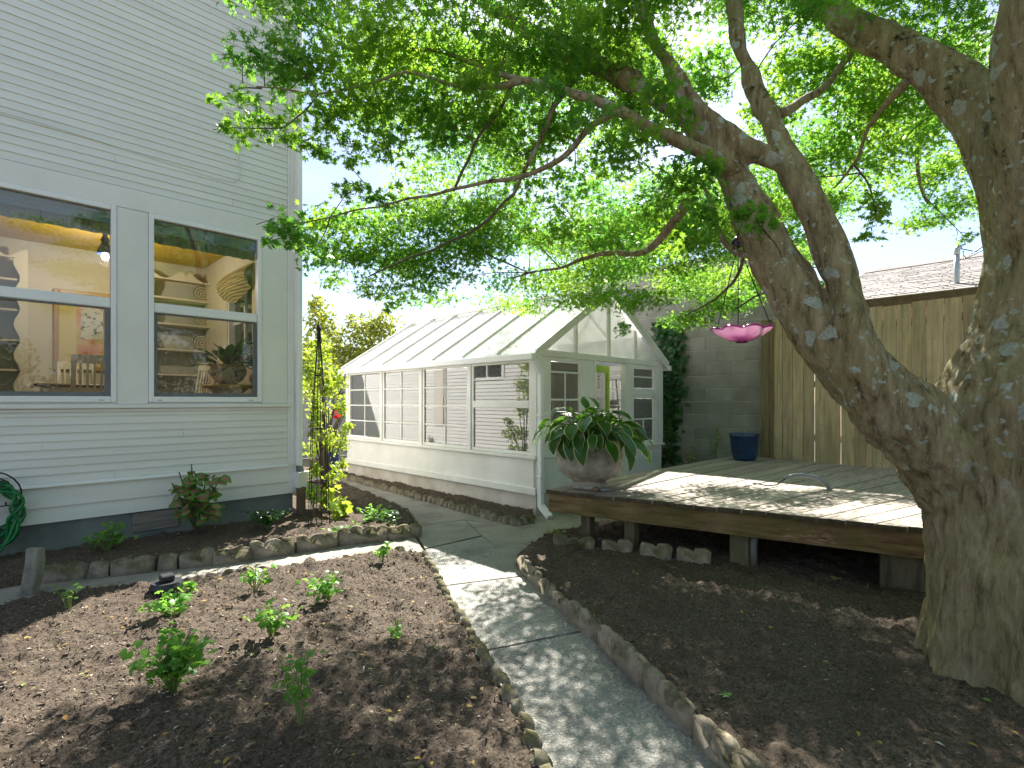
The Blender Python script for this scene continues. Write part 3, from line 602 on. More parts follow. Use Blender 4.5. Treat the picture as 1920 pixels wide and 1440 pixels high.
# ================================================================== HOUSE
house = thing('house', (0.5, HY, 0), 'white clapboard house with double-hung windows and grey foundation', 'house')
HL = -3.4; HB = 17.0; HT = 7.4
W = [(-0.18, 0.866), (1.23, 2.272)]; WZ0, WZ1, MR0, MR1 = 1.489, 3.475, 2.44, 2.54
fr = 0.045
def clap(x0, x1, z, h=0.078, t=0.016, y=HY, name='siding_board', parent=None):
    return MB().add([(x0, y, z + h + .004), (x0, y - t, z), (x0, y, z), (x1, y, z + h + .004), (x1, y - t, z), (x1, y, z), (x0, y - .004, z + h + .004), (x1, y - .004, z + h + .004)],
                    [(0, 2, 1, 6), (3, 7, 4, 5), (6, 1, 4, 7), (1, 2, 5, 4), (0, 6, 7, 3), (0, 3, 5, 2)])
up = clap(HL, 2.63, 0).mesh('siding_board'); up.materials.append(M['siding'])
splits = []
for xs_ in (-.9, .35, 1.5, 2.0, .9):
    pr = []
    for a_, b_ in ((HL, xs_ - .0015), (xs_ + .0015, 2.63)):
        q_ = clap(a_, b_, 0).mesh('siding_board'); q_.materials.append(M['siding']); pr.append(q_)
    splits.append(pr)
def lay(z):
    ro = (random.uniform(-.006, .006), 0, 0)
    if random.random() < .4:
        for q_ in random.choice(splits): inst('siding_board', q_, (0, random.uniform(-.001, .001), z), (0, random.uniform(-.0006, .0006), 0), house)
    else: inst('siding_board', up, (0, 0, z), (0, random.uniform(-.0006, .0006), 0), house)
z = 3.69
while z < HT - 0.05: lay(z); z += 0.0785
z = 0.725
while z < 1.36: lay(z); z += 0.0785
wall = MB().box(HL, W[0][0] - fr - .04, HY, HY + .14, .35, HT).box(W[0][1] + fr + .0, W[1][0] - fr, HY, HY + .14, .35, HT).box(W[1][1] + fr, HX - .03, HY, HY + .14, .35, HT)
wall.build('front_wall', 'trim', house)
MB().box(W[0][0] - fr - .04, W[0][1] + fr, HY, HY + .14, .35, WZ0).box(W[0][0] - fr - .04, W[0][1] + fr, HY, HY + .14, WZ1, HT).build('front_wall', 'trim', house)
MB().box(W[1][0] - fr, W[1][1] + fr, HY, HY + .14, .35, WZ0).box(W[1][0] - fr, W[1][1] + fr, HY, HY + .14, WZ1, HT).build('front_wall', 'trim', house)
def board(x0, x1, z0, z1, t, name='trim_board', mat='trim'): return MB().bbox(x0, x1, HY - t, HY - .001, z0, z1, .004).build(name, mat, house)
board(HL, 2.63, 3.478, 3.686, .02)
board(W[0][1] + fr + .003, W[1][0] - fr - .003, WZ0 - .02, 3.475, .018)
board(W[1][1] + fr + .003, 2.63, WZ0 - .02, 3.475, .018); board(HL, W[0][0] - fr - .005, WZ0 - .02, 3.475, .018)
MB().bbox(HL, 2.66, HY - .06, HY - .001, 1.425, 1.466, .008).build('window_sill', 'trim', house)
board(HL, 2.63, 1.392, 1.423, .03)
MB().prism([(HL, HY - .001, .69), (HL, HY - .055, .69), (HL, HY - .055, .70), (HL, HY - .001, .73)], (2.63 - HL, 0, 0)).build('drip_cap', 'trim', house)
for z0, z1 in ((.353, .498), (.500, .686)): MB().add(*(lambda x0, x1: ([(x0, HY - .001, z0), (x0, HY - .035, z0), (x0, HY - .02, z1), (x0, HY - .001, z1), (x1, HY - .001, z0), (x1, HY - .035, z0), (x1, HY - .02, z1), (x1, HY - .001, z1)], [(0, 3, 2, 1), (4, 5, 6, 7), (1, 2, 6, 5), (0, 1, 5, 4), (2, 3, 7, 6), (0, 4, 7, 3)]))(HL, 2.68)).build('skirt_board', 'siding', house)
MB().bbox(2.632, HX, HY - .03, HY + .1, .353, HT, .006).build('corner_board', 'trim', house)
MB().bbox(2.66, 2.70, HY - .045, HY - .031, .7, HT, .004).build('corner_bead', 'trim', house)
MB().box(HL, 2.70, HY + .005, HY + .15, -.1, .352).build('foundation', 'found', house)
MB().box(2.56, 2.70, HY + .151, HB, -.1, .352).build('foundation', 'found', house)
a = XY(248, y=HY); c_ = XY(335, y=HY); MB().bbox(a, c_, HY - .02, HY + .004, .14, .335, .006).build('crawl_space_plank', 'oldplank', house)
# side wall with sunlit siding and a window
sw = (7.75, 8.75, 2.0, 3.35)
side = MB().box(2.60, 2.74, HY + .141, sw[0], .35, HT).box(2.60, 2.74, sw[1], HB, .35, HT).box(2.60, 2.74, sw[0], sw[1], .35, sw[2]).box(2.60, 2.74, sw[0], sw[1], sw[3], HT)
side.build('side_wall', 'trim', house)
def sideclap(y0, y1):
    t = .016; h = .078; x = 2.741
    mb = MB().add([(x, y0, h + .004), (x + t, y0, 0), (x, y0, 0), (x, y1, h + .004), (x + t, y1, 0), (x, y1, 0), (x + .004, y0, h + .004), (x + .004, y1, h + .004)],
                    [(0, 6, 1, 2), (3, 5, 4, 7), (6, 7, 4, 1), (1, 4, 5, 2), (0, 3, 7, 6), (0, 2, 5, 3)])
    me = mb.mesh('siding_board'); me.materials.append(M['siding']); return me
sf, s1, s2 = sideclap(HY + .10, HB), sideclap(HY + .10, sw[0] - .08), sideclap(sw[1] + .08, HB)
z = .36
while z < HT - .05:
    if z + .08 > sw[2] and z < sw[3]: inst('siding_board', s1, (0, 0, z), (0, 0, 0), house); inst('siding_board', s2, (0, 0, z), (0, 0, 0), house)
    else: inst('siding_board', sf, (0, 0, z), (0, 0, 0), house)
    z += .0785
swn = MB().bbox(2.62, 2.77, sw[0] - .08, sw[0] - .001, sw[2] - .06, sw[3] + .06).bbox(2.62, 2.77, sw[1] + .001, sw[1] + .08, sw[2] - .06, sw[3] + .06).bbox(2.62, 2.77, sw[0], sw[1], sw[2] - .06, sw[2] - .001).bbox(2.62, 2.77, sw[0], sw[1], sw[3] + .001, sw[3] + .06).bbox(2.66, 2.72, sw[0], sw[1], 2.66, 2.71).bbox(2.66, 2.72, 8.23, 8.27, sw[2], sw[3]).build('side_window', 'vinyl', house)
MB().box(2.685, 2.69, sw[0], sw[1], sw[2], sw[3]).build('window_pane', 'glass', swn)
# far walls, roof
MB().box(HL, HX - .04, HB, HB + .14, -.05, HT).box(HL - .14, HL, HY, HB + .14, -.05, HT).build('rear_wall', 'trim', house)
MB().prism([(HL - .5, HY - .45, HT + .001), (HX + .4, HY - .45, HT + .001), (HX + .4, HB + .4, HT + .001), (HL - .5, HB + .4, HT + .001)], (0, 0, .18)).build('roof_eave', 'trim', house)
MB().prism([(HL - .5, HY - .45, HT + .182), (HX + .4, HY - .45, HT + .182), ((HL + HX) / 2, HY - .45, HT + 2.1)], (0, HB - HY + .85, 0)).build('roof', 'shingle', house)
# windows
for wi, (x0, x1) in enumerate(W):
    w = MB()
    for (a0, a1, c0, c1) in ((x0 - fr, x0, WZ0, WZ1), (x1, x1 + fr, WZ0, WZ1), (x0, x1, WZ1 - .05, WZ1), (x0, x1, WZ0, WZ0 + .058)): w.bbox(a0, a1, HY - .035, HY + .06, c0, c1, .006)
    win = w.build('window', 'vinyl', house)
    MB().bbox(x0 + .002, x1 - .002, HY - .02, HY + .03, MR0, MR1, .008).build('meeting_rail', 'vinyl', win)
    MB().box(x0, x1, HY + .012, HY + .016, MR1, WZ1 - .05).build('upper_pane', 'glass', win)
    MB().box(x0, x1, HY + .032, HY + .036, WZ0 + .058, MR0).build('lower_pane', 'glass', win)
    f = MB(); zb, zt = WZ0 + .06, MR0 - .002
    for (a0, a1, c0, c1) in ((x0 + .003, x0 + .035, zb, zt), (x1 - .05, x1 - .003, zb, zt), (x0 + .036, x1 - .051, zb, zb + .04), (x0 + .036, x1 - .051, zt - .016, zt)): f.bbox(a0, a1, HY - .008, HY + .008, c0, c1, .003)
    sf_ = f.build('screen_frame', 'screen_frame', win)
    MB().box(x0 + .036, x1 - .051, HY - .001, HY + .0005, zb + .04, zt - .016).build('insect_screen', 'screen', win)
    for k, xx in enumerate((x0 + .03, x1 - .1)): MB().box(xx, xx + .045, HY - .037, HY - .0351, WZ0 + .018, WZ0 + .024).build('weep_slot', 'screen_frame', win)
    # raised blind behind the glass and fabric valance under it
    bl = thing('raised_blind', ((x0 + x1) / 2, HY + .1, 3.2), ('grey venetian blind pulled up in the %s window' % ('left', 'right')[wi]), 'blind', 'raised window blinds')
    MB().bbox(x0 - .02, x1 + .02, HY + .08, HY + .13, 3.405, 3.45).build('head_rail', 'blind', bl)
    st = MB().bbox(x0 - .02, x1 + .02, HY + .07, HY + .13, 3.31, 3.322, .003).mesh('slat'); st.materials.append(M['blind'])
    for k in range(8): inst('slat', st, (0, random.uniform(-.004, .004), k * .0125), (0, 0, 0), bl)
    mb = MB(); nn = 40
    for k in range(nn):
        for zz in (3.215, 3.325): mb.v.append((x0 - .03 + (x1 - x0 + .06) * k / (nn - 1), HY + .16 + .012 * math.sin(k * 1.7), zz + (.003 * math.sin(k * .9) if zz < 3.25 else 0)))
    mb.f = [(2 * k, 2 * k + 2, 2 * k + 3, 2 * k + 1) for k in range(nn - 1)]; mb.build('valance', 'valance', bl)
    MB().tube([((x0 + x1) / 2, HY + .09, 3.31), ((x0 + x1) / 2, HY + .09, 3.27)], .004, 6).lathe([(.0, 0), (.009, .004), (.006, .03), (.0, .034)], ((x0 + x1) / 2, HY + .09, 3.235), 8).build('pull_cord', 'wirecover', bl)
# cable on the siding
ct = lambda px, py: Vector((XY(px, y=HY), HY - .022, P(px, py, HY / ((1 - (px - 960) / FPX) * Q2)).z))
cb = [ct(446, 190), ct(447, 240), ct(446, 290), ct(450, 318), ct(447, 335), ct(440, 343), ct(400, 335), ct(300, 303), ct(180, 264), ct(60, 228), ct(-40, 200)]
MB().tube(cb[:6], .006, 6).build('wall_cable', 'rubbercable', label='thin white cable hanging down the upper siding near the corner', cat='cable')
MB().tube(cb[5:], .0035, 6).build('wall_cable', 'rubbercable', label='long thin cable running slantwise across the upper siding', cat='cable')
# downspout at the corner
ds = thing('downspout', (2.75, HY - .06, 0), 'white square downspout at the house corner ending in a clay pipe', 'downspout')
MB().bbox(2.712, 2.772, HY - .13, HY - .046, .70, HT, .008).build('pipe', 'vinyl', ds)
MB().prism([(2.705, HY - .14, .42), (2.705, HY - .04, .42), (2.69, HY - .03, .62), (2.69, HY - .2, .62)], (.11, 0, 0)).build('funnel', 'vinyl', ds)
MB().prism([(2.72, HY - .16, .62), (2.72, HY - .05, .62), (2.72, HY - .05, .69), (2.72, HY - .11, .69)], (.06, 0, 0)).build('elbow', 'screen_frame', ds)
MB().lathe([(.055, 0), (.055, .34), (.06, .345), (.06, .37), (.045, .371)], (2.765, HY - .09, .06), 20).build('clay_pipe', 'clay', ds)
# hose and hanger
hc = Vector((XY(-25, y=HY), HY - .11, 0)); zc = 1.5 - (955 - HOR) / FPX * (HY / ((1 + 985 / FPX) * Q2))
hose = MB(); pts = []
for i in range(330):
    t = i / 330 * 2 * math.pi * 9; lay = i / 330; rr = .20 + .055 * math.sin(i * .61) * math.sin(i * .053); dz = -0.10 if math.cos(t) < -.2 else 0
    pts.append((hc.x + rr * math.sin(t) * 1.0, hc.y - .05 + .10 * math.sin(i * .137) , zc + (rr * 1.15 + .04 * math.sin(i * .21)) * math.cos(t) + (.10 * (1 - abs(math.sin(t))) * (-1 if math.cos(t) < 0 else .2))))
hose.tube(pts, .0125, 8); hose.build('garden_hose', 'hose', smooth=True, label='coiled green garden hose hanging on the house wall', cat='hose')
hg = MB(); arc = lambda r, a0, a1, dy, n=14: [(hc.x + r * math.sin(a0 + (a1 - a0) * k / n), hc.y + dy, zc + .14 + r * math.cos(a0 + (a1 - a0) * k / n)) for k in range(n + 1)]
hgo = thing('hose_hanger', (hc.x, HY - .02, zc), 'black iron hose hanger with scrolls fixed to the siding', 'hanger')
MB().tube(arc(.22, -2, 2, -.14), .007, 6).build('arch', 'iron', hgo); MB().tube(arc(.16, -1.7, 1.7, .02), .006, 6).build('arch', 'iron', hgo)
MB().tube([(hc.x - .2, hc.y - .14, zc + .05), (hc.x + .2, hc.y - .14, zc + .05)], .006, 6).build('crossbar', 'iron', hgo)
for sgn in (-1, 1): MB().tube([(hc.x + sgn * (.10 + .04 * math.cos(k * .6) * (1 - k / 14)), hc.y - .14, zc + .24 + .04 * math.sin(k * .6) * (1 - k / 14)) for k in range(13)], .005, 6).build('scroll', 'iron', hgo)
for sgn in (-1, 1): MB().tube([(hc.x + sgn * .12, hc.y - .14, zc + .05), (hc.x + sgn * .12, HY - .036, zc + .05)], .006, 6).build('bracket_arm', 'iron', hgo)

# ---- dining room behind the windows
RB = 10.0; RC = 3.75; RF = 0.95
rm = MB().box(HL + .01, 2.59, RB, RB + .1, RF, RC); o = struct('room_wall_back', rm, 'plaster')
struct('room_wall_left', MB().box(HL + .001, HL + .06, HY + .142, RB - .001, RF, RC), 'plaster')
struct('room_wall_right', MB().box(2.585, 2.599, HY + .142, sw[0] - .05, RF, RC).box(2.585, 2.599, sw[1] + .05, RB - .001, RF, RC).box(2.585, 2.599, sw[0] - .05, sw[1] + .05, RF, sw[2] - .05).box(2.585, 2.599, sw[0] - .05, sw[1] + .05, sw[3] + .05, RC), 'plaster')
struct('room_ceiling', MB().box(HL + .001, 2.584, HY + .143, RB + .1, RC + .001, RC + .05), 'ceiling')
struct('room_floor', MB().box(HL + .001, 2.584, HY + .143, RB + .1, RF - .05, RF - .001), 'floorwood')
def at_y(px, py, y):
    D = y / ((1 - (px - 960) / FPX) * Q2); return P(px, py, D)
# hutch with scalloped crest, shelves and plates
def hutch(px0, px1, label, plates):
    yb = RB - .005; a = at_y(px0, 560, yb - .3).x; b_ = at_y(px1, 560, yb - .3).x; d0 = yb - .32
    h = thing('hutch', ((a + b_) / 2, yb - .16, RF), label, 'hutch', 'built-in hutches')
    t_ = .06; zt = 3.42
    for x in (a, b_ - t_): MB().bbox(x, x + t_, d0, yb - .021, RF, zt).build('side_panel', 'hutch', h)
    MB().box(a, b_, yb - .02, yb, RF, zt).build('back_panel', 'hutch_back', h)
    for zs in (3.15, 2.74, 2.33, 1.93, 1.55): MB().bbox(a + t_ + .001, b_ - t_ - .001, d0 + .02, yb - .021, zs - .03, zs).build('shelf', 'hutch', h)
    # crest with scrolls
    wd = b_ - a; out = [(a, zt), (b_, zt)]; top = []
    for k in range(41):
        s = k / 40; e = abs(s - .5) * 2; zz = zt + .02 + .15 * (math.cos(e * math.pi * 2) * .5 + .5) * (1 - .3 * e) + (.0 if e > .1 else -.09 * (1 - e / .1))
        top.append((b_ - s * wd, zz))
    MB().prism([(x, d0 - .02, z) for x, z in out + top], (0, .03, 0)).build('crest', 'hutch', h)
    # scalloped face frame
    for sgn, xe in ((1, a), (-1, b_)):
        pl = [(xe, 1.6)] + [(xe + sgn * (.11 + .035 * math.sin(k * 1.15)), 1.6 + (zt - 1.6) * k / 24) for k in range(25)] + [(xe, zt)]
        MB().prism([(x, d0 - .018, z) for x, z in pl], (0, .016, 0)).build('scalloped_stile', 'hutch', h)
    MB().bbox(a + t_, b_ - t_, d0, d0 + .02, RF, 1.5).build('lower_door', 'hutch', h)
    for (px, zs, nm) in plates:
        c = at_y(px, 600, d0 + .12); me = MB().lathe([(0, 0), (.06, .002), (.09, .012), (.135, .03), (.14, .032), (.135, .034), (.09, .018), (0, .008)], (0, 0, 0), 28).mesh('plate', True); me.materials.append(M['plate'])
        o = bpy.data.objects.new('plate', me); C.objects.link(o); o.location = (c.x, d0 + .2, zs + .135); o.rotation_euler = (R(80), 0, 0); tag(o, nm, 'plate', 'plates on hutch')
    return h
hutch(268, 418, 'tall cream hutch with scrolled crest seen through right window', [(382, 3.15, 'patterned plate on the top shelf of the cream hutch'), (382, 2.74, 'patterned plate on the second shelf of the cream hutch'), (381, 2.33, 'patterned plate on the third shelf of the cream hutch'), (384, 1.93, 'patterned plate half hidden behind the white chair')])
hutch(-110, 52, 'cream hutch with scalloped edge at the left of the left window', [])
# framed print
a0 = at_y(100, 540, RB - .03); a1 = at_y(205, 697, RB - .03)
pf = thing('framed_print', ((a0.x + a1.x) / 2, RB - .02, a1.z), 'gold framed botanical print on dining room wall', 'picture')
x0, x1, z0, z1 = a0.x, a1.x + .25, a1.z, a0.z
for (xa, xb, za, zb) in ((x0, x0 + .06, z0, z1), (x1 - .06, x1, z0, z1), (x0 + .06, x1 - .06, z0, z0 + .06), (x0 + .06, x1 - .06, z1 - .06, z1)): MB().bbox(xa, xb, RB - .045, RB - .002, za, zb, .01).build('frame_bar', 'goldframe', pf)
MB().box(x0 + .06, x1 - .06, RB - .02, RB - .003, z0 + .06, z1 - .06).build('mat_board', 'mat_board', pf)
MB().box(x0 + .26, x1 - .2, RB - .026, RB - .021, z0 + .2, z1 - .2).build('print', 'print', pf)
xm = (x0 + x1) / 2; MB().box(xm - .14, xm + .12, RB - .030, RB - .027, z1 - .7, z1 - .24).build('print_inset', 'inset', pf)
# chairs
def chair(loc, rot, label):
    c = thing('dining_chair', (0, 0, 0), label, 'chair', 'cream dining chairs'); sh = .45; ht = 1.08
    for sx in (-.2, .2):
        MB().bar((sx, .2, 0), (sx * 1.0, .2, sh), .04, .04).bar((sx, .2, sh), (sx * .95, .29, ht), .04, .035).build('rear_leg', 'chairpaint', c)
        MB().bar((sx, -.2, 0), (sx, -.2, sh), .04, .04).build('front_leg', 'chairpaint', c)
    MB().bbox(-.23, .23, -.23, .23, sh, sh + .04, .01).build('seat', 'chairpaint', c)
    MB().bar((-.21, .285, ht - .04), (.21, .285, ht - .04), .03, .10).build('top_rail', 'chairpaint', c)
    MB().bar((-.19, .215, sh + .14), (.19, .215, sh + .14), .03, .05).build('lower_rail', 'chairpaint', c)
    for k in range(5): MB().bar((-.13 + k * .065, .22, sh + .16), (-.13 + k * .065, .28, ht - .08), .022, .014).build('spindle', 'chairpaint', c)
    c.location = loc; c.rotation_euler = (0, 0, rot); return c
def px_y(px, y): return at_y(px, 700, y).x
chair((px_y(352, 8.3), 8.3, RF), R(-75), 'white spindle chair beside hutch in the right window')
chair((px_y(172, 8.1), 8.1, RF), R(180), 'front white slat chair in the left window')
chair((px_y(156, 9.2), 9.2, RF), R(10), 'rear white slat chair in the left window')
tb = thing('dining_table', (px_y(160, 8.6), 8.6, RF), 'dark topped dining table behind the window glass', 'table')
tx0, tx1 = px_y(60, 8.6), px_y(300, 8.6)
MB().bbox(tx0, tx1, 8.2, 9.0, 1.67, 1.71, .012).build('tabletop', 'darkwood', tb)
MB().box(tx0 + .08, tx1 - .08, 8.28, 8.92, 1.57, 1.669).build('apron', 'chairpaint', tb)
for xx in (tx0 + .1, tx1 - .1):
    for yy in (8.3, 8.9): MB().lathe([(.025, 0), (.04, .3), (.03, .45), (.045, .62)], (xx, yy, RF), 12).build('leg', 'chairpaint', tb)
# side stand, majolica pot, house plant
sp = at_y(428, 720, 7.55); stt = thing('plant_stand', (sp.x, 7.55, RF), 'round stand with yellow rim inside the right window', 'stand')
MB().lathe([(.28, 0), (.32, .015), (.32, .04), (.28, .05)], (sp.x, 7.55, sp.z - .06), 28).build('top', 'rimyellow', stt, True); MB().lathe([(.2, 0), (.07, .1), (.06, .55), (.24, sp.z - .06 - RF)], (sp.x, 7.55, RF), 20).build('pedestal', 'majolica', stt, True)
pt = thing('majolica_pot', (sp.x, 7.55, sp.z), 'blue and cream patterned bowl pot inside the right window', 'pot')
MB().lathe([(.10, 0), (.17, .06), (.22, .14), (.22, .2), (.20, .235), (.19, .235), (.2, .19), (.0, .18)], (sp.x, 7.55, sp.z - .008), 32).build('bowl', 'majolica', pt, True)
MB().lathe([(.200, 0), (.225, .012), (.225, .035), (.195, .036)], (sp.x, 7.55, sp.z + .215), 32).build('rim', 'rimyellow', pt, True)
hp = thing('house_plant', (sp.x, 7.55, sp.z + .2), 'glossy dark green house plant in the patterned pot', 'plant')
LL = (np.array([(0, 0, 0), (-.2, .3, .04), (.2, .3, .04), (0, .3, 0), (-.2, .6, .02), (.2, .6, .02), (0, .62, -.05), (0, 1, -.2)]), OV[1])
pl = []; fx = []; fy = []; fz = []
for k in range(46):
    a = random.uniform(0, 6.28); e = random.uniform(.1, 1.2); d = Vector((math.cos(a) * math.cos(e), math.sin(a) * math.cos(e), math.sin(e)))
    pl.append(Vector((sp.x, 7.55, sp.z + .2)) + d * random.uniform(.05, .22)); n_ = Vector((-math.cos(a) * math.sin(e), -math.sin(a) * math.sin(e), math.cos(e))); fx.append(d.cross(n_)); fy.append(d); fz.append(n_)
me = scatter('foliage', *LL, np.array(pl), rng.uniform(.2, .36, 46), 0, (np.array(fx), np.array(fy), np.array(fz))); o = make('foliage', me, 'houseplant', hp); o['kind'] = 'stuff'
o = MB()
for k in range(10): a = random.uniform(0, 6.28); o.tube([(sp.x, 7.55, sp.z + .19), (sp.x + .08 * math.cos(a), 7.55 + .08 * math.sin(a), sp.z + .4)], .006, 5)
o.build('stem', 'stem', hp).__setitem__('kind', 'stuff')
# roman shade
rs = MB(); nn = 14
for k in range(nn):
    t = k / (nn - 1); rs.v += [(2.57 - .10 * math.sin(t * 3.1) - .018 * (k % 2), sw[0] - .12, 3.42 - .42 * t + .06 * t), (2.55 - .10 * math.sin(t * 3.1) - .018 * (k % 2), (sw[0] + sw[1]) / 2, 3.42 - .5 * t), (2.57 - .10 * math.sin(t * 3.1) - .018 * (k % 2), sw[1] + .12, 3.42 - .42 * t + .06 * t)]
rs.f = [(3 * k + j, 3 * k + j + 1, 3 * k + j + 4, 3 * k + j + 3) for k in range(nn - 1) for j in (0, 1)]
rs.build('roman_shade', 'stripes', label='striped fabric roman shade over the bright inner window', cat='shade', smooth=True)
# pendant lamp (lit)
lp_ = at_y(197, 480, 8.5); pd = thing('pendant_lamp', lp_, 'dark blue pendant lamp with a lit bulb in the left window', 'lamp')
MB().tube([lp_ + Vector((0, 0, .05)), (lp_.x, lp_.y, RC - .001)], .006, 6).build('cord', 'wirecover', pd)
MB().lathe([(.02, .38), (.035, .3), (.025, .26), (.05, .2), (.035, .17), (.075, .09), (.09, .03), (.085, .02), (.06, .06), (.0, .1)], lp_, 20).build('shade', 'darkglass', pd, True)
MB().lathe([(0, -.055), (.03, -.045), (.042, -.01), (.03, .03), (.0, .05)], lp_, 16).build('bulb', 'bulb', pd, True)
ld = bpy.data.lights.new('bulb_light', 'POINT'); ld.energy = 19; ld.color = (1, .86, .66); ld.shadow_soft_size = .05; lo = bpy.data.objects.new('bulb_light', ld); C.objects.link(lo); lo.location = lp_ + Vector((0, 0, -.09)); setparent(lo, pd)

# ================================================================== GREENHOUSE
gh = thing('greenhouse', ((GX0 + GX1) / 2, (GY0 + GY1) / 2, 0), 'white greenhouse with gabled frosted glass roof and many-paned windows', 'greenhouse')
EZ = 2.16; RZ = 3.20; SZ = 0.74; TZ = 0.27; cxm = (GX0 + GX1) / 2
MB().box(GX0 + .03, GX1 - .03, GY0 + .03, GY1 - .03, -.1, TZ - .002).build('footing', 'ghfound', gh)
struct('greenhouse_floor', MB().box(GX0 + .1, GX1 - .1, GY0 + .1, GY1 - .1, TZ, TZ + .03), 'walk')
# low panels
for (a, b_, c0, c1) in ((GX0, GX0 + .05, GY0 + .051, GY1 - .051), (GX1 - .05, GX1, GY0 + .051, GY1 - .051), (GX0 + .051, 6.34, GY0, GY0 + .05), (7.22, GX1 - .051, GY0, GY0 + .05), (GX0 + .051, GX1 - .051, GY1 - .05, GY1)):
    MB().box(a, b_, c0, c1, TZ, SZ).build('base_panel', 'white', gh)
MB().bbox(GX0 - .03, GX0 - .001, GY0 - .01, GY1, TZ - .01, TZ + .09, .008).build('skirting', 'white', gh)
MB().bbox(GX0 - .045, GX0 + .06, GY0 - .02, GY1 + .02, SZ - .01, SZ + .035, .008).build('window_sill', 'white', gh)
MB().bbox(GX0 + .065, 6.34, GY0 - .03, GY0 + .06, SZ - .005, SZ + .03, .006).build('window_sill', 'white', gh)
MB().bbox(7.22, GX1 + .02, GY0 - .03, GY0 + .06, SZ - .005, SZ + .03, .006).build('window_sill', 'white', gh)
MB().box(GX1 - .06, GX1 + .03, GY0 + .07, GY1, SZ + .001, SZ + .035).build('window_sill', 'white', gh)
# corner posts and plates
for x in (GX0 - .002, GX1 - .098):
    for y in (GY0 - .002, GY1 - .098): MB().bbox(x, x + .1, y, y + .1, SZ + .036, EZ, .005).build('corner_post', 'white', gh)
MB().bbox(GX0, GX0 + .08, GY0 + .101, GY1 - .101, EZ - .1, EZ - .002).build('eave_plate', 'white', gh)
MB().bbox(GX1 - .08, GX1, GY0 + .101, GY1 - .101, EZ - .1, EZ - .002).build('eave_plate', 'white', gh)
MB().bbox(GX0 + .1, GX1 - .1, GY0 - .006, GY0 + .07, EZ - .06, EZ + .03).build('tie_beam', 'white', gh)
MB().bbox(GX0 + .1, GX1 - .1, GY1 - .07, GY1, EZ - .06, EZ + .03).build('tie_beam', 'white', gh)
# long glazed sides: four bays of 1.41
def side_bay(x, y0, y1, kind, out):
    xa, xb = x, x + .045; b_ = thing('x', (0, 0, 0), None, None) if False else None
    z0, z1 = SZ + .037, EZ - .101; t = .045
    fr_ = MB().bbox(xa, xb, y0, y0 + t, z0, z1, .004).bbox(xa, xb, y1 - t, y1, z0, z1, .004).bbox(xa, xb, y0 + t, y1 - t, z1 - t, z1, .004).bbox(xa, xb, y0 + t, y1 - t, z0, z0 + t, .004)
    f_ = fr_.build('window_frame', 'white', gh)
    xm = (xa + xb) / 2; ys = [y0 + t, y1 - t]; zs = [z0 + t, z1 - t]
    mt = lambda a0, a1, c0, c1: MB().bbox(xa + .008, xb - .008, a0, a1, c0, c1, .003).build('muntin', 'white', f_)
    def pane(a0, a1, c0, c1): MB().box(xm - .002, xm + .002, a0, a1, c0, c1).build('pane', 'gglass', f_)
    if kind == 'grid':
        ym = (ys[0] + ys[1]) / 2; mt(ym - .012, ym + .012, *zs)
        h = (zs[1] - zs[0]) / 4
        for r in range(4):
            if r:
                mt(ys[0], ym - .013, zs[0] + r * h - .01, zs[0] + r * h + .01); mt(ym + .013, ys[1], zs[0] + r * h - .01, zs[0] + r * h + .01)
            pane(ys[0], ym - .012, zs[0] + r * h + .011, zs[0] + (r + 1) * h - .011); pane(ym + .012, ys[1], zs[0] + r * h + .011, zs[0] + (r + 1) * h - .011)
    else:
        zm = zs[0] + (zs[1] - zs[0]) * .53
        MB().bbox(xa - .004, xb + .004, ys[0], ys[1], zm - .05, zm + .05, .004).build('mid_rail', 'white', f_)
        zt = zm + .05 + (zs[1] - zm - .05) * .6; mt(ys[0], ys[1], zt - .01, zt + .01)
        pane(*ys, zs[0], zm - .051); pane(*ys, zm + .051, zt - .011); pane(*ys, zt + .011, zs[1])
ybs = [GY0 + .1 + i * (GY1 - GY0 - .2) / 4 for i in range(5)]
for i in range(4):
    for x in (GX0 + .012, GX1 - .057): side_bay(x, ybs[i] + (.03 if i else 0), ybs[i + 1] - (.03 if i < 3 else 0), 'door' if (i == 0 and x < 6) else 'grid', x < 6)
    if i:
        for x in (GX0 - .008, GX1 - .075): MB().bbox(x, x + .08, ybs[i] - .029, ybs[i] + .029, SZ + .036, EZ - .101, .004).build('stud', 'white', gh)
# gable front
def gwin(x0, x1, z0, z1, rows, cols, y=GY0 + .01):
    t = .05; ya, yb = y, y + .045
    f_ = MB().bbox(x0, x0 + t, ya, yb, z0, z1, .004).bbox(x1 - t, x1, ya, yb, z0, z1, .004).bbox(x0 + t, x1 - t, ya, yb, z1 - t, z1, .004).bbox(x0 + t, x1 - t, ya, yb, z0, z0 + t, .004).build('window_frame', 'white', gh)
    xs = [x0 + t + (x1 - x0 - 2 * t) * k / cols for k in range(cols + 1)]; zr = [z0 + t] + [z for z in rows] + [z1 - t]
    for z in rows: MB().bbox(x0 + t, x1 - t, ya + .008, yb - .008, z - .012, z + .012, .003).build('muntin', 'white', f_)
    for k in range(1, cols): MB().bbox(xs[k] - .011, xs[k] + .011, ya + .009, yb - .009, z0 + t, rows[-1] - .013, .003).build('muntin', 'white', f_)
    for r in range(len(zr) - 1):
        cc = cols if r < len(zr) - 2 else 1
        for k in range(cc):
            xa = xs[k] + .012; xb = (xs[k + 1] if cc == cols else xs[-1]) - .012
            MB().box(xa, xb, y + .02, y + .024, zr[r] + .013, zr[r + 1] - .013).build('pane', 'gglass', f_)
gwin(GX0 + .26, 6.06, SZ + .031, EZ - .061, [1.15, 1.52, 1.90], 2)
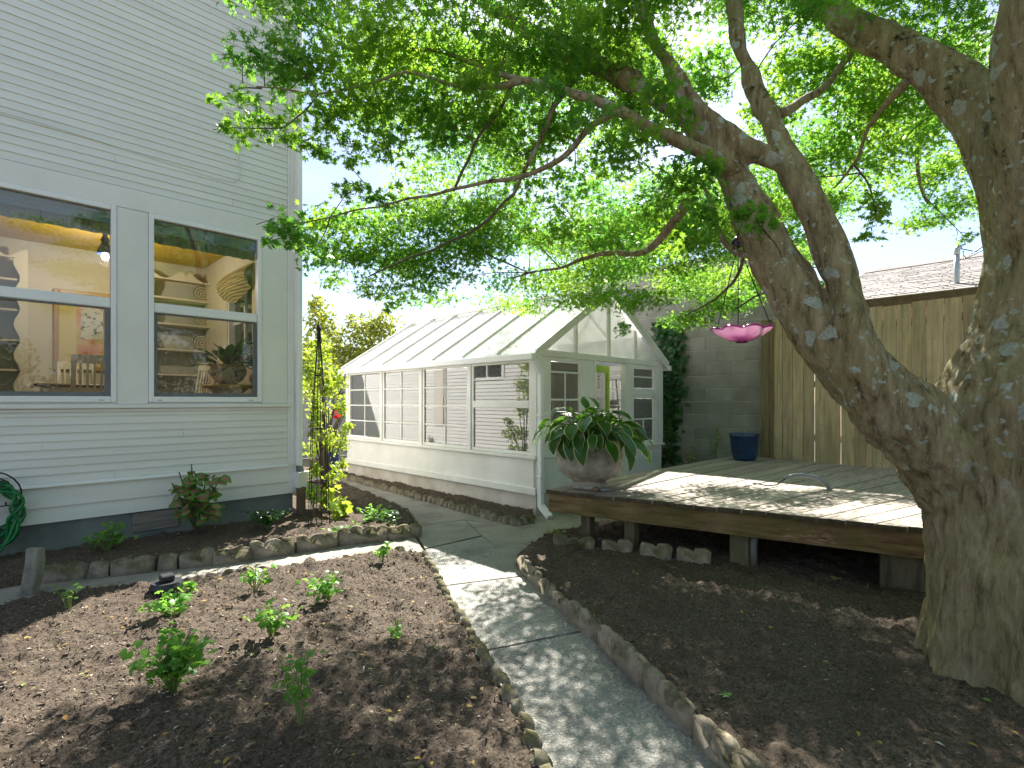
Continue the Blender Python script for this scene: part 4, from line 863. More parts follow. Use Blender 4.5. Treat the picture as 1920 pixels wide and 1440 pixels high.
gwin(7.40, 8.13, 1.66, EZ - .061, [1.9], 1); gwin(7.40, 8.13, SZ + .031, 1.60, [1.2], 2)
for (a, b_) in ((GX0 + .10, GX0 + .259), (6.061, 6.34), (7.22, 7.399), (8.131, GX1 - .1)): MB().bbox(a, b_, GY0 + .002, GY0 + .055, SZ + .031, EZ - .061, .004).build('front_post', 'white', gh)
MB().bbox(7.40, 8.13, GY0 + .006, GY0 + .05, 1.601, 1.659, .003).build('front_rail', 'white', gh)
for x in (6.345, 7.175): MB().bbox(x, x + .04, GY0 - .01, GY0 + .08, TZ, EZ - .061, .004).build('door_jamb', 'white', gh)
dr = MB()  # lime green door, opened inwards, hinged on the left jamb
dh = Vector((6.40, GY0 + .09, 0)); dd = Vector((.97, .24, 0)).normalized(); dn = Vector((-dd.y, dd.x, 0)); wz = .76
def dq(s0, s1, z0, z1, th=.04): return [dh + dd * s0 + Vector((0, 0, z0)), dh + dd * s1 + Vector((0, 0, z0)), dh + dd * s1 + Vector((0, 0, z1)), dh + dd * s0 + Vector((0, 0, z1))], dn * th
for q in ((0, .1, .31, 2.06), (wz - .1, wz, .31, 2.06), (.101, wz - .101, 1.95, 2.06), (.101, wz - .101, .31, .75), (.101, wz - .101, 1.15, 1.25)): dr.prism(*dq(*q))
door = dr.build('door', 'limepaint', gh)
for z0, z1 in ((.751, 1.149), (1.251, 1.949)): q, v_ = dq(.101, wz - .101, z0, z1, .004); MB().prism([p + dn * .018 for p in q], v_).build('door_pane', 'gglass', door)
MB().lathe([(.0, 0), (.025, .01), (.025, .03), (0, .04)], dh + dd * (wz - .05) + Vector((0, 0, 1.1)) - dn * .03, 12).build('door_knob', 'iron', door)
# roof: bars, glazing, gable glazing
RY0, RY1 = GY0 - .08, GY1 + .06; ov = .07; slope = (RZ - EZ) / (cxm - GX0)
ez = lambda x: RZ - abs(x - cxm) * slope
nb = 7
for sgn in (-1, 1):
    xe = cxm + sgn * (cxm - GX0 + ov)
    for k in range(nb + 1):
        y = RY0 + .02 + (RY1 - RY0 - .04) * k / nb
        MB().bar((xe, y, ez(xe) + .035), (cxm - sgn * -.012, y, RZ + .03), .04, .05).build('glazing_bar', 'white', gh)
        if k < nb:
            y2 = RY0 + .02 + (RY1 - RY0 - .04) * (k + 1) / nb
            a0 = (xe, y + .021, ez(xe) + .02); a1 = (cxm + sgn * .02, y + .021, RZ + .02 - .02 * slope); a2 = (cxm + sgn * .02, y2 - .021, RZ + .02 - .02 * slope); a3 = (xe, y2 - .021, ez(xe) + .02)
            MB().prism([a0, a1, a2, a3] if sgn > 0 else [a3, a2, a1, a0], (0, 0, .008)).build('roof_panel', 'frost', gh)
    MB().bbox(min(xe, xe + sgn * .10), max(xe, xe + sgn * .10), RY0, RY1, ez(xe) - .085, ez(xe) + .008, .012).build('gutter', 'vinyl', gh)
MB().bbox(cxm - .05, cxm + .05, RY0, RY1, RZ + .045, RZ + .09, .01).build('ridge_cap', 'white', gh)
for y in (GY0 + .03, GY1 - .05):
    tri = []
    xs = [GX0 + .1, 5.94, 6.76, 7.52, GX1 - .1]
    for k in range(4):
        a, b_ = xs[k] + (.03 if k else .0), xs[k + 1] - (.03 if k < 3 else 0); zb = EZ + .031
        top = [(b_, y, ez(b_) - .03)] + ([(cxm, y, RZ - .03)] if a < cxm < b_ else []) + [(a, y, ez(a) - .03)]
        pl_ = [(a, y, zb), (b_, y, zb)] + top
        MB().prism([p for p in pl_ if True], (0, .008, 0)).build('gable_panel', 'frost', gh)
    for x in xs[1:4]: MB().bbox(x - .029, x + .029, y - .02, y + .025, EZ + .031, ez(x) - .03, .004).build('gable_bar', 'white', gh)
for y in (RY0 + .005, RY1 - .05):
    for sgn in (-1, 1):
        xe = cxm + sgn * (cxm - GX0 + ov)
        MB().bar((xe, y + .02, ez(xe) - .015), (cxm, y + .02, RZ - .015), .03, .09).build('rake_board', 'white', gh)
# downspout on the near corner
gd = thing('downspout', (GX0 - .01, GY0 - .09, 0), 'white downspout on the near corner of the greenhouse', 'downspout')
MB().bar((GX0 - .11, GY0 - .05, 2.02), (GX0 + .01, GY0 - .07, 1.86), .07, .07).build('elbow', 'vinyl', gd)
MB().bbox(GX0 - .02, GX0 + .05, GY0 - .10, GY0 - .03, .12, 1.87, .008).build('pipe', 'vinyl', gd)
MB().bar((GX0 + .015, GY0 - .065, .14), (GX0 - .03, GY0 - .26, .02), .075, .06).build('kickout', 'vinyl', gd)
for z in (.5, 1.3): MB().bbox(GX0 - .026, GX0 + .056, GY0 - .106, GY0 - .024, z, z + .03).build('strap', 'vinyl', gd)
# inside: benches, pots, tools
for nm, x0, x1, lb in (('left', GX0 + .12, GX0 + .62, 'wooden potting bench behind the long greenhouse windows'), ('right', GX1 - .62, GX1 - .12, 'wooden shelf bench along the far greenhouse side')):
    bn = thing('potting_bench', ((x0 + x1) / 2, 7.4, .3), lb, 'bench', 'greenhouse benches')
    for k in range(4): MB().bbox(x0 + k * .127, x0 + k * .127 + .115, 5.4, GY1 - .2, .86, .89, .004).build('slat', 'bench', bn)
    for y in (5.5, 7.4, GY1 - .3):
        for x in (x0 + .03, x1 - .07): MB().box(x, x + .05, y, y + .05, .3, .859).build('leg', 'bench', bn)
k = 0
potprof = [(.07, 0), (.10, .16), (.11, .16), (.115, .20), (.10, .20), (.09, .15), (0, .15)]
where = ['nearest the door', 'second along', 'third along', 'fourth along', 'fifth along', 'at the far end']
for k in range(6):
    y = 5.6 + k * .72 + random.uniform(-.1, .1); x = GX0 + .36 + random.uniform(-.08, .08)
    MB().lathe([(r * random.uniform(.95, 1.15), zz) for r, zz in potprof], (x, y, .892), 20).build('flower_pot', 'terracotta', smooth=True, label='terracotta pot on the greenhouse bench by the long windows, ' + where[k], cat='pot', group='pots in the greenhouse')
for k in range(3):
    a = Vector((7.95 + .12 * k, 5.1 + .5 * k, .32)); tl = thing('garden_tool', a, ('long handled rake leaning inside the greenhouse', 'spade with wooden handle inside the greenhouse', 'hoe with wooden handle near the greenhouse far side')[k], 'tool', 'tools in the greenhouse')
    MB().tube([a + Vector((0, 0, .2)), a + Vector((.15, .05, 1.6))], .016, 8).build('handle', 'toolwood', tl)
    MB().bbox(a.x - .1, a.x + .1, a.y - .01, a.y + .01, .32, .52).build('head', 'iron', tl)
for k, (x, y) in enumerate(((5.72, 4.95), (5.95, 5.25))):
    a = Vector((x, y, .3)); tl = thing('garden_tool', a, ('broom standing in the front left greenhouse window', 'shovel standing in the front left greenhouse window')[k], 'tool', 'tools in the greenhouse')
    MB().tube([a, a + Vector((.02, .02, 1.45))], .018, 8).build('handle', 'toolwood', tl)
    MB().lathe([(.03, 0), (.12, .05), (.10, .18), (.03, .22)], a + Vector((0, 0, 1.36)), 10).build('head', ('iron', 'blackplastic')[k], tl)
for k in range(3): MB().tube([(7.72 + .06 * k, 4.86, .32), (7.78 + .12 * k, 4.95, 1.55 - .08 * k)], .022, 8).build('plant_cane', 'hose', label=('tallest', 'middle', 'shortest')[k] + ' green cane behind the right greenhouse window', cat='cane', group='canes')
sh = thing('wall_shelf', (7.9, 7.5, 1.5), 'white shelf with jars inside the far greenhouse wall', 'shelf')
MB().box(8.05, 8.29, 5.6, 9.3, 1.5, 1.53).build('board', 'white', sh)
for k in range(4): MB().box(8.1, 8.28, 5.7 + k * 1.1, 5.74 + k * 1.1, 1.36, 1.499).build('bracket', 'white', sh)
for k in range(5): MB().lathe([(.05, 0), (.06, .12), (.05, .16), (.04, .17)], (8.17, 5.9 + k * .6, 1.531), 12).build('storage_jar', ('terracotta', 'cobalt', 'blackplastic', 'rimyellow', 'redpaint')[k], label=('orange', 'blue', 'black', 'yellow', 'red')[k] + ' jar on the far greenhouse shelf', cat='jar', group='jars in the greenhouse')

# ================================================================== DECK
DZ = 0.60
deck = thing('deck', (6.2, 2.2, 0), 'low weathered grey plank deck on a thick mossy beam', 'deck')
fa, fb_ = 4.8355, .2295
fx_ = lambda y: fa - fb_ * y
def bslope(y): return np.interp(y, [-1.2, .6, 1.256, 1.776, 2.5, 3.52], [-.36, -.31, -.218, -.141, -.054, 0.0])
fence_x = lambda y: 8.73 - (2.94 - y) * .145
ys = [3.52]; 
while ys[-1] > -0.7: ys.append(ys[-1] - random.uniform(.172, .186))
for i in range(len(ys) - 1):
    y0, y1 = ys[i] - .006, ys[i + 1] + .006; q = []
    xo = random.uniform(-.025, .012)
    def bk(y): # board edge end: by the fence
        s = bslope(y); x0 = fx_(y); x = (8.7 - .145 * (2.94 - y - s * (8.5 - x0)))
        return Vector((x, y + s * (x - x0), 0))
    a = Vector((fx_(y0) + xo - .03, y0 - bslope(y0) * .03, 0)); b_ = Vector((fx_(y1) + xo - .03, y1, 0))
    zz = DZ + random.uniform(-.003, .003)
    if i % 3 != 1: segs = [(0, 1)]
    else: t = random.uniform(.4, .7); segs = [(0, t - .001), (t + .001, 1)]
    e0, e1 = bk(y0), bk(y1)
    for t0, t1 in segs:
        q = [a.lerp(e0, t0), a.lerp(e0, t1), b_.lerp(e1, t1), b_.lerp(e1, t0)]
        bm = bmesh.new(); lo_ = [bm.verts.new((p.x, p.y, zz - .038)) for p in q]; hi_ = [bm.verts.new((p.x, p.y, zz)) for p in q]
        for f in ([lo_[0], lo_[1], lo_[2], lo_[3]], hi_[::-1], *[[lo_[j], hi_[j], hi_[(j + 1) % 4], lo_[(j + 1) % 4]] for j in range(4)]): bm.faces.new(f)
        bmesh.ops.recalc_face_normals(bm, faces=bm.faces[:]); bmesh.ops.bevel(bm, geom=bm.edges[:], offset=.004, segments=2, affect='EDGES')
        me = bpy.data.meshes.new('deck_board'); bm.to_mesh(me); bm.free(); me.materials.append(M['deckwood']); me.materials.append(M['endgrain'])
        for f in me.polygons:
            if f.normal.x < -.9: f.material_index = 1
        make('deck_board', me, 'deckwood', deck)
e = Vector((-.2295, 1, 0)).normalized()
pA = Vector((fx_(3.50), 3.50, 0)); pB = Vector((fx_(-.9), -.9, 0))
dfr = Vector((.975, .2236, 0))
MB().prism([pA + Vector((0, 0, .375)), pB + Vector((0, 0, .375)), pB + dfr * .09 + Vector((0, 0, .375)), pA + dfr * .09 + Vector((0, 0, .375))], (0, 0, .183)).build('front_beam', 'beam', deck)
MB().box(pA.x + .1, 8.3, 3.43, 3.50, .375, .557).build('side_beam', 'beam', deck)
for xx in (5.6, 6.8, 8.0): MB().bar((xx, 3.4, .46), (xx + .6, -.6, .46), .09, .18).build('joist', 'beam', deck)
for (px, yy, w_, zz) in ((1085, None, .11, 0), (1168, None, .11, 0), (1376, None, .16, 0), (1690, None, .3, 0)):
    u = (px - 960) / FPX; y = fa * (1 - u) / (1.2295 + .7705 * u); x = fx_(y) + .10
    MB().bbox(x, x + w_ * .9, y - w_ / 2, y + w_ / 2, .05, .3745, .008).build('support_post', 'post', deck)
    MB().bbox(x + 1.7, x + 1.8, y - .06, y + .05, .05, .37, .008).build('support_post', 'post', deck)
# beam scar: raw splintered wood plate fixed on the front of the beam
# conduit on the deck and stand pipe below
c0 = G(1558, 921, DZ); cd = thing('conduit', c0, 'bent grey conduit sticking out of the deck boards with a black wire', 'conduit')
cp = [G(1558, 923, DZ - .1), G(1558, 919, DZ)]; D0 = (CAMH - DZ) / ((919 - HOR) / FPX)
cp = [P(1560, 940, D0), P(1557, 920, D0)] + [P(px, py, D0) for px, py in ((1549, 907), (1537, 898), (1522, 893), (1505, 891), (1488, 892), (1473, 896))]
MB().tube(cp, .021, 12).build('tube', 'pvc', cd, True)
MB().tube([P(1475, 896, D0), P(1468, 901, D0 * 1.005), P(1457, 909, D0 * 1.01), P(1440, 911, D0 * 1.02), P(1425, 908, D0 * 1.03), P(1411, 906, D0 * 1.04)], .007, 6).build('wire', 'wirecover', cd)
pp = P(1413, 1064, 4.42); pp.z = .10; MB().tube([pp, pp + Vector((0, 0, .18)), pp + Vector((.02, 0, .25)), pp + Vector((.12, .03, .29))], .03, 12).build('standpipe', 'pipegrey', smooth=True, label='short grey pipe rising from the soil under the deck', cat='pipe')

# ================================================================== BLOCK WALL, FENCE, NEIGHBOUR ROOF
WXB = 8.95; WY0 = 2.52; ch = .2275; cl = .455
bw = thing('block_wall', (WXB, 6, 0), 'tall grey concrete block wall behind the greenhouse', 'wall')
MB().box(WXB + .008, WXB + .30, WY0 + .004, 7.4, -.1, 17.75 * ch).build('mortar_core', 'mortar', bw)
full = MB().bbox(0, .31, 0, cl - .012, 0, ch - .012, .006).mesh('block'); half = MB().bbox(0, .31, 0, cl / 2 - .012, 0, ch - .012, .006).mesh('block')
full.materials.append(M['cmu']); half.materials.append(M['cmu'])
rest = MB()
for r in range(18):
    z = r * ch - .1 + .006; y = WY0; first = True
    while y < 7.2:
        if first and r % 2: ln, mm = cl / 2, half
        else: ln, mm = cl, full
        first = False
        if z > .7 or y < 4.5: inst('block', mm, (WXB, y, z), (0, 0, 0), bw)
        else: rest.box(WXB, WXB + .30, y, y + ln - .012, z, z + ch - .012)
        y += ln
rest.build('block_courses', 'cmu', bw, kind='stuff')
MB().bbox(WXB - .02, WXB + .33, WY0 - .02, 7.45, 18 * ch - .1 + .002, 18 * ch - .1 + .05).build('coping', 'mortar', bw)
fence = thing('fence', (8.6, 2, DZ), 'tall weathered cedar board fence at the back of the deck', 'fence')
fy = 2.90; fd = Vector((-.145, -1, 0)).normalized(); fn = Vector((-1, .145, 0)).normalized(); fp = Vector((8.73, 2.92, 0))
MB().bbox(8.70, 8.84, 2.95, 3.09, .3, 2.79, .006).build('post', 'fencepost', fence)
MB().bbox(8.68, 8.72, 2.90, 2.945, .3, 2.75, .006).build('post_trim', 'fencepost', fence)
s = .0
while s < 5.2:
    w_ = random.uniform(.15, .185); a = fp + fd * s; b_ = fp + fd * (s + w_ - .011); zt = 2.80 + random.uniform(-.025, .025) - (.02 if s > 1.0 else 0); zb = .58 + random.uniform(-.015, .01)
    off = fn * random.uniform(.0, .012)
    mb = MB().prism([a + off + Vector((0, 0, zb)), b_ + off + Vector((0, 0, zb)), b_ + off - fn * .02 + Vector((0, 0, zb)), a + off - fn * .02 + Vector((0, 0, zb))], (0, 0, zt - zb))
    mb.build('fence_board', 'fence', fence); s += w_
for z in (.95, 1.75, 2.55): MB().bar(fp - fn * .07 + Vector((0, 0, z)), fp + fd * 5.2 - fn * .07 + Vector((0, 0, z)), .05, .09).build('rail', 'fencepost', fence)
# neighbour's roof
nh = thing('neighbour_house', (10.5, 0, 0), 'neighbouring low house with brown shingle roof above the fence', 'house')
ex, ezz, rx, rz = 9.0, 2.95, 12.2, 4.02; y0, y1 = 2.35, -7.0
MB().box(9.3, 15, y1 + .3, y0 - .3, -.05, 2.85).build('wall', 'siding', nh)
sl = (rz - ezz) / (rx - ex); ncourse = 24; cdx = (rx - ex) / ncourse
roof = MB().prism([(ex, y1, ezz - .05), (rx, y1, rz - .05), (2 * rx - ex, y1, ezz - .05)], (0, y0 - y1, 0)).build('roof', 'mossedge', nh)
for k in range(ncourse):
    xa = ex + k * cdx - .03; xb = xa + cdx + .05; mb = MB(); y = y1 + (.15 if k % 2 else 0)
    while y < y0:
        w_ = random.uniform(.22, .32); ye = min(y + w_ - .012, y0); dz = random.uniform(0, .008); xj = random.uniform(-.012, .012)
        za = ezz + (xa - ex) * sl; zb = ezz + (xb - ex) * sl
        if ye > y + .02: mb.prism([(xa + xj, y, za + .004 + dz * .3), (xb, y, zb - .005), (xb, ye, zb - .005), (xa + xj, ye, za + .004 + dz * .3)], (0, 0, .006))
        y += w_
    mb.build('shingle_course', 'shingle', roof, kind='stuff')
MB().prism([(rx - .12, y1, rz - .02), (rx + .12, y1, rz - .02), (rx, y1, rz + .05)], (0, y0 - y1, 0)).build('ridge', 'shingle', nh)
MB().bbox(ex - .10, ex - .02, y1, y0, ezz - .16, ezz + .015, .012).build('eave_board', 'mossedge', nh)
MB().prism([(ex + .05, y0 + .002, ezz - .05), (rx, y0 + .002, rz - .05), (rx, y0 + .002, rz + .02), (ex + .05, y0 + .002, ezz + .03)], (0, .06, 0)).build('barge_board', 'white', nh)
q = at_y(1600, 560, 2.55); MB().prism([P(1535, 575, 8.6), P(1645, 575, 8.2), P(1608, 540, 8.5), P(1540, 548, 8.8)], (.1, .1, 0)).build('valley_flashing', 'vinyl', nh)
vp = P(1794, 470, 7.3); vpt = thing('vent_pipe', vp, 'grey metal vent pipe rising above the shingle roof', 'pipe')
MB().tube([P(1794, 548, 7.3), P(1794, 478, 7.3)], .032, 12).build('pipe', 'galv', vpt, True); MB().tube([P(1794, 478, 7.3), P(1795, 466, 7.3), P(1800, 462, 7.3)], .036, 12).build('cap', 'galv', vpt, True)
dv_ = P(1822, 502, 8.75); MB().lathe([(.10, -.16), (.11, 0), (.155, .01), (.15, .04), (.08, .075), (0, .085)], dv_, 24).build('roof_vent', 'galv', smooth=True, label='round mushroom roof vent on the shingle roof', cat='vent')
for k, (a, b_, c_) in enumerate((((1806, 470), (1806, 486), (1870, 440)), ((1806, 478), (1812, 484), (1870, 452)), ((1800, 466), (1830, 472), (1872, 434)))):
    MB().tube([P(*a, 7.3), P(*b_, 7.3), P((b_[0] + c_[0]) / 2, (b_[1] + c_[1]) / 2 + 2, 7.2), P(*c_, 7.0)], .007, 6).build('overhead_wire', 'wirecover', label=('lowest', 'middle', 'upper')[k] + ' service wire running from the vent pipe to the tree', cat='wire', group='wires at the vent pipe')
# grey fence far behind
gf = thing('rear_fence', (3, 14, 0), 'pale grey board fence at the far end of the walk', 'fence')
bme = MB().bbox(0, .19, 0, .03, 0, 3.0, .006).mesh('fence_board'); bme.materials.append(M['greyfence'])
for k in range(48): inst('fence_board', bme, (1.2 + k * .2, 14 + random.uniform(-.004, .004), -.05), (0, 0, 0), gf)
MB().box(1.1, 10.9, 13.96, 14.05, 2.96, 3.05).build('cap_rail', 'greyfence', gf)

# ================================================================== MAPLE TREE
tree = thing('maple_tree', tuple(P(1915, 1300, 2.8).xy) + (0.1,), 'large old japanese maple with lichen spotted forked trunk and green leaves', 'tree')
def chain(lst): return [P(a, b, d) for a, b, d, r in lst], [r for a, b, d, r in lst]
def smooth_chain(pts, rad, n=6):
    """Catmull-Rom refinement"""
    P_ = [pts[0]] + pts + [pts[-1]]; op = []; orr = []
    for i in range(len(pts) - 1):
        p0, p1, p2, p3 = P_[i:i + 4]
        for k in range(n):
            t = k / n; op.append(0.5 * ((2 * p1) + (p2 - p0) * t + (2 * p0 - 5 * p1 + 4 * p2 - p3) * t * t + (3 * p1 - p0 - 3 * p2 + p3) * t ** 3)); orr.append(rad[i] * (1 - t) + rad[i + 1] * t)
    op.append(pts[-1]); orr.append(rad[-1]); return op, orr
TR = [
 [(1935, 1520, 2.7, .50), (1928, 1400, 2.7, .45), (1922, 1290, 2.7, .41), (1914, 1180, 2.71, .38), (1908, 1060, 2.73, .37), (1902, 950, 2.76, .375), (1905, 860, 2.78, .36), (1920, 770, 2.77, .38), (1938, 670, 2.75, .30), (1952, 560, 2.75, .255), (1958, 460, 2.75, .22)],
 [(1880, 980, 2.8, .28), (1800, 880, 2.82, .235), (1728, 818, 2.86, .205), (1669, 760, 2.9, .195), (1600, 690, 2.97, .165), (1536, 628, 3.03, .145), (1468, 515, 3.1, .135), (1425, 430, 3.15, .125), (1395, 365, 3.2, .105), (1333, 270, 3.25, .09), (1283, 210, 3.3, .08), (1200, 160, 3.4, .07), (1100, 112, 3.5, .06), (960, 40, 3.7, .045), (820, -60, 3.8, .03)],
 [(1655, 745, 2.84, .12), (1622, 680, 2.82, .105), (1600, 620, 2.85, .092), (1587, 550, 2.9, .085), (1562, 480, 2.95, .085), (1528, 400, 3.02, .085), (1485, 320, 3.1, .082), (1462, 270, 3.15, .072), (1440, 220, 3.2, .06), (1408, 150, 3.3, .052), (1385, 80, 3.4, .046), (1372, -20, 3.5, .04), (1340, -160, 3.7, .03)],
 [(1475, 300, 3.12, .075), (1420, 288, 3.13, .062), (1365, 255, 3.16, .056), (1310, 200, 3.2, .05), (1265, 140, 3.3, .044), (1225, 70, 3.4, .038), (1180, -40, 3.5, .03)],
 [(1960, 560, 2.78, .2), (1925, 440, 2.85, .18), (1895, 330, 2.92, .165), (1855, 230, 3.0, .15), (1790, 160, 3.1, .13), (1715, 108, 3.2, .115), (1640, 70, 3.35, .095), (1540, 10, 3.5, .08), (1420, -90, 3.7, .06)],
 [(1960, 480, 2.72, .2), (1945, 380, 2.65, .17), (1932, 280, 2.6, .145), (1925, 150, 2.55, .135), (1928, 20, 2.5, .12), (1960, -150, 2.5, .1)],
]
tm = MB()
for k, ch_ in enumerate(TR):
    p_, r_ = smooth_chain(*chain(ch_), 6)
    tm.tube(p_, r_, 20, jitter=.09)
# root flare
rb = P(1922, 1290, 2.7)
for a in (2.5, 3.3, 4.0, 4.8, 1.6, .6):
    d = Vector((math.cos(a), math.sin(a), 0)); b0 = Vector((rb.x, rb.y, .0)); tm.tube([b0 + d * .16 + Vector((0, 0, .60)), b0 + d * .22 + Vector((0, 0, .30)), b0 + d * .30 + Vector((0, 0, .08)), b0 + d * .44 + Vector((0, 0, -.08))], [.2, .2, .17, .08], 12)
# burls
for (px, py, D, r) in ((1790, 905, 2.76, .10),): 
    q = P(px, py, D); tm.lathe([(0, -r), (r * .7, -r * .7), (r, 0), (r * .7, r * .7), (0, r)], q, 12)
tmp = bpy.data.objects.new('tmp', tm.mesh('tmp')); C.objects.link(tmp)
md = tmp.modifiers.new('r', 'REMESH'); md.mode = 'VOXEL'; md.voxel_size = 0.013
sm = tmp.modifiers.new('s', 'SMOOTH'); sm.iterations = 5; sm.factor = .5
dg = bpy.context.evaluated_depsgraph_get(); me = bpy.data.meshes.new_from_object(tmp.evaluated_get(dg)); bpy.data.objects.remove(tmp)
me.name = 'trunk'; nv = len(me.vertices); co = np.empty(nv * 3, np.float32); no = np.empty(nv * 3, np.float32)
me.vertices.foreach_get('co', co); me.vertices.foreach_get('normal', no); co = co.reshape(-1, 3); no = no.reshape(-1, 3)
dsp = np.empty(nv)
for i in range(nv):
    x, y, z = co[i]; wz_ = noise.noise((x * 3, y * 3, z * 3)) * .35
    rid = 1 - abs(noise.noise(((x + wz_ * .2) * 9, (y + wz_ * .2) * 9, z * 1.5 + 5)));  rid2 = 1 - abs(noise.noise((x * 22, y * 22, z * 4.5)))
    low = max(0.35, min(1.0, 1.9 - z * .75))
    dsp[i] = low * (.066 * (rid - .75) + .03 * (rid2 - .75)) + .022 * noise.noise((x * 5, y * 5, z * 4))
co += no * dsp[:, None]; me.vertices.foreach_set('co', co.ravel()); me.polygons.foreach_set('use_smooth', [True] * len(me.polygons)); me.materials.clear(); me.update()
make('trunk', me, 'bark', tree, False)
BR = [
 [(1395, 330, 3.2, .044), (1345, 298, 3.05, .038), (1233, 250, 2.95, .033), (1153, 205, 2.95, .028), (1100, 183, 3.0, .023), (980, 150, 3.1, .018), (910, 128, 3.2, .014), (800, 95, 3.3, .012), (640, 90, 3.2, .007)],
 [(980, 150, 3.1, .022), (920, 165, 3.1, .017), (850, 160, 3.15, .012), (760, 140, 3.15, .009), (600, 175, 3.05, .006), (480, 160, 3.0, .004)],
 [(1153, 210, 2.95, .022), (1110, 232, 2.98, .019), (1070, 280, 3.05, .017), (1030, 310, 3.1, .015), (960, 335, 3.15, .013), (900, 343, 3.2, .011), (820, 365, 3.2, .009), (740, 378, 3.2, .006), (640, 400, 3.15, .005), (540, 430, 3.1, .003)],
 [(850, 360, 3.2, .008), (870, 310, 3.25, .009), (895, 260, 3.3, .009), (930, 215, 3.3, .01), (960, 160, 3.2, .01)],
 [(1290, 380, 3.3, .035), (1262, 420, 3.6, .03), (1220, 463, 4.0, .028), (1190, 475, 4.3, .024), (1120, 478, 4.6, .019), (1050, 500, 4.9, .013), (960, 520, 5.1, .008)],
 [(1420, 480, 3.18, .024), (1385, 478, 3.2, .02), (1360, 455, 3.22, .018), (1342, 420, 3.25, .016), (1330, 370, 3.3, .013), (1310, 330, 3.4, .008)],
 [(1400, 470, 3.3, .012), (1380, 520, 3.8, .011), (1340, 560, 4.4, .009), (1290, 590, 5.0, .006)],
 [(1405, 480, 3.3, .012), (1440, 540, 4.0, .01), (1410, 560, 4.6, .008), (1380, 580, 5.0, .006)],
 [(1465, 215, 3.2, .03), (1510, 185, 3.4, .026), (1548, 158, 3.6, .024), (1590, 105, 3.8, .02), (1640, 40, 4.0, .014)],
 [(1700, 150, 3.2, .03), (1655, 200, 3.4, .016), (1630, 240, 3.5, .012), (1602, 308, 3.6, .01), (1565, 350, 3.8, .006)],
 [(1602, 308, 3.6, .008), (1625, 345, 3.6, .006), (1640, 400, 3.6, .004)],
 [(1830, 150, 3.1, .03), (1765, 200, 4.0, .024), (1730, 240, 4.6, .02), (1720, 330, 5.0, .014), (1740, 380, 5.2, .009)],
 [(960, 368, 3.3, .009), (915, 410, 3.3, .009), (860, 445, 3.3, .008), (780, 480, 3.3, .006), (690, 520, 3.3, .004)],
 [(1100, 112, 3.5, .03), (1040, 200, 3.4, .018), (1000, 290, 3.35, .012), (960, 370, 3.3, .01)],
 [(490, 165, 3.0, .004), (455, 160, 3.0, .0035), (435, 168, 3.0, .002)],
 [(600, 175, 3.05, .005), (540, 235, 3.0, .004), (470, 240, 3.0, .003), (400, 245, 3.0, .002)],
]
SK = []
for ch_ in TR[1:5]: SK += smooth_chain(*chain(ch_), 4)[0]
for ch_ in BR:
    p_, r_ = smooth_chain(*chain(ch_), 5); p_ = [p + noise.noise_vector(p * 5) * .018 for p in p_]
    SK += p_[1:]; MB().tube(p_, [x * 1.05 for x in r_], 8).build('branch', 'bark' if r_[0] > .02 else 'twig', tree, True)
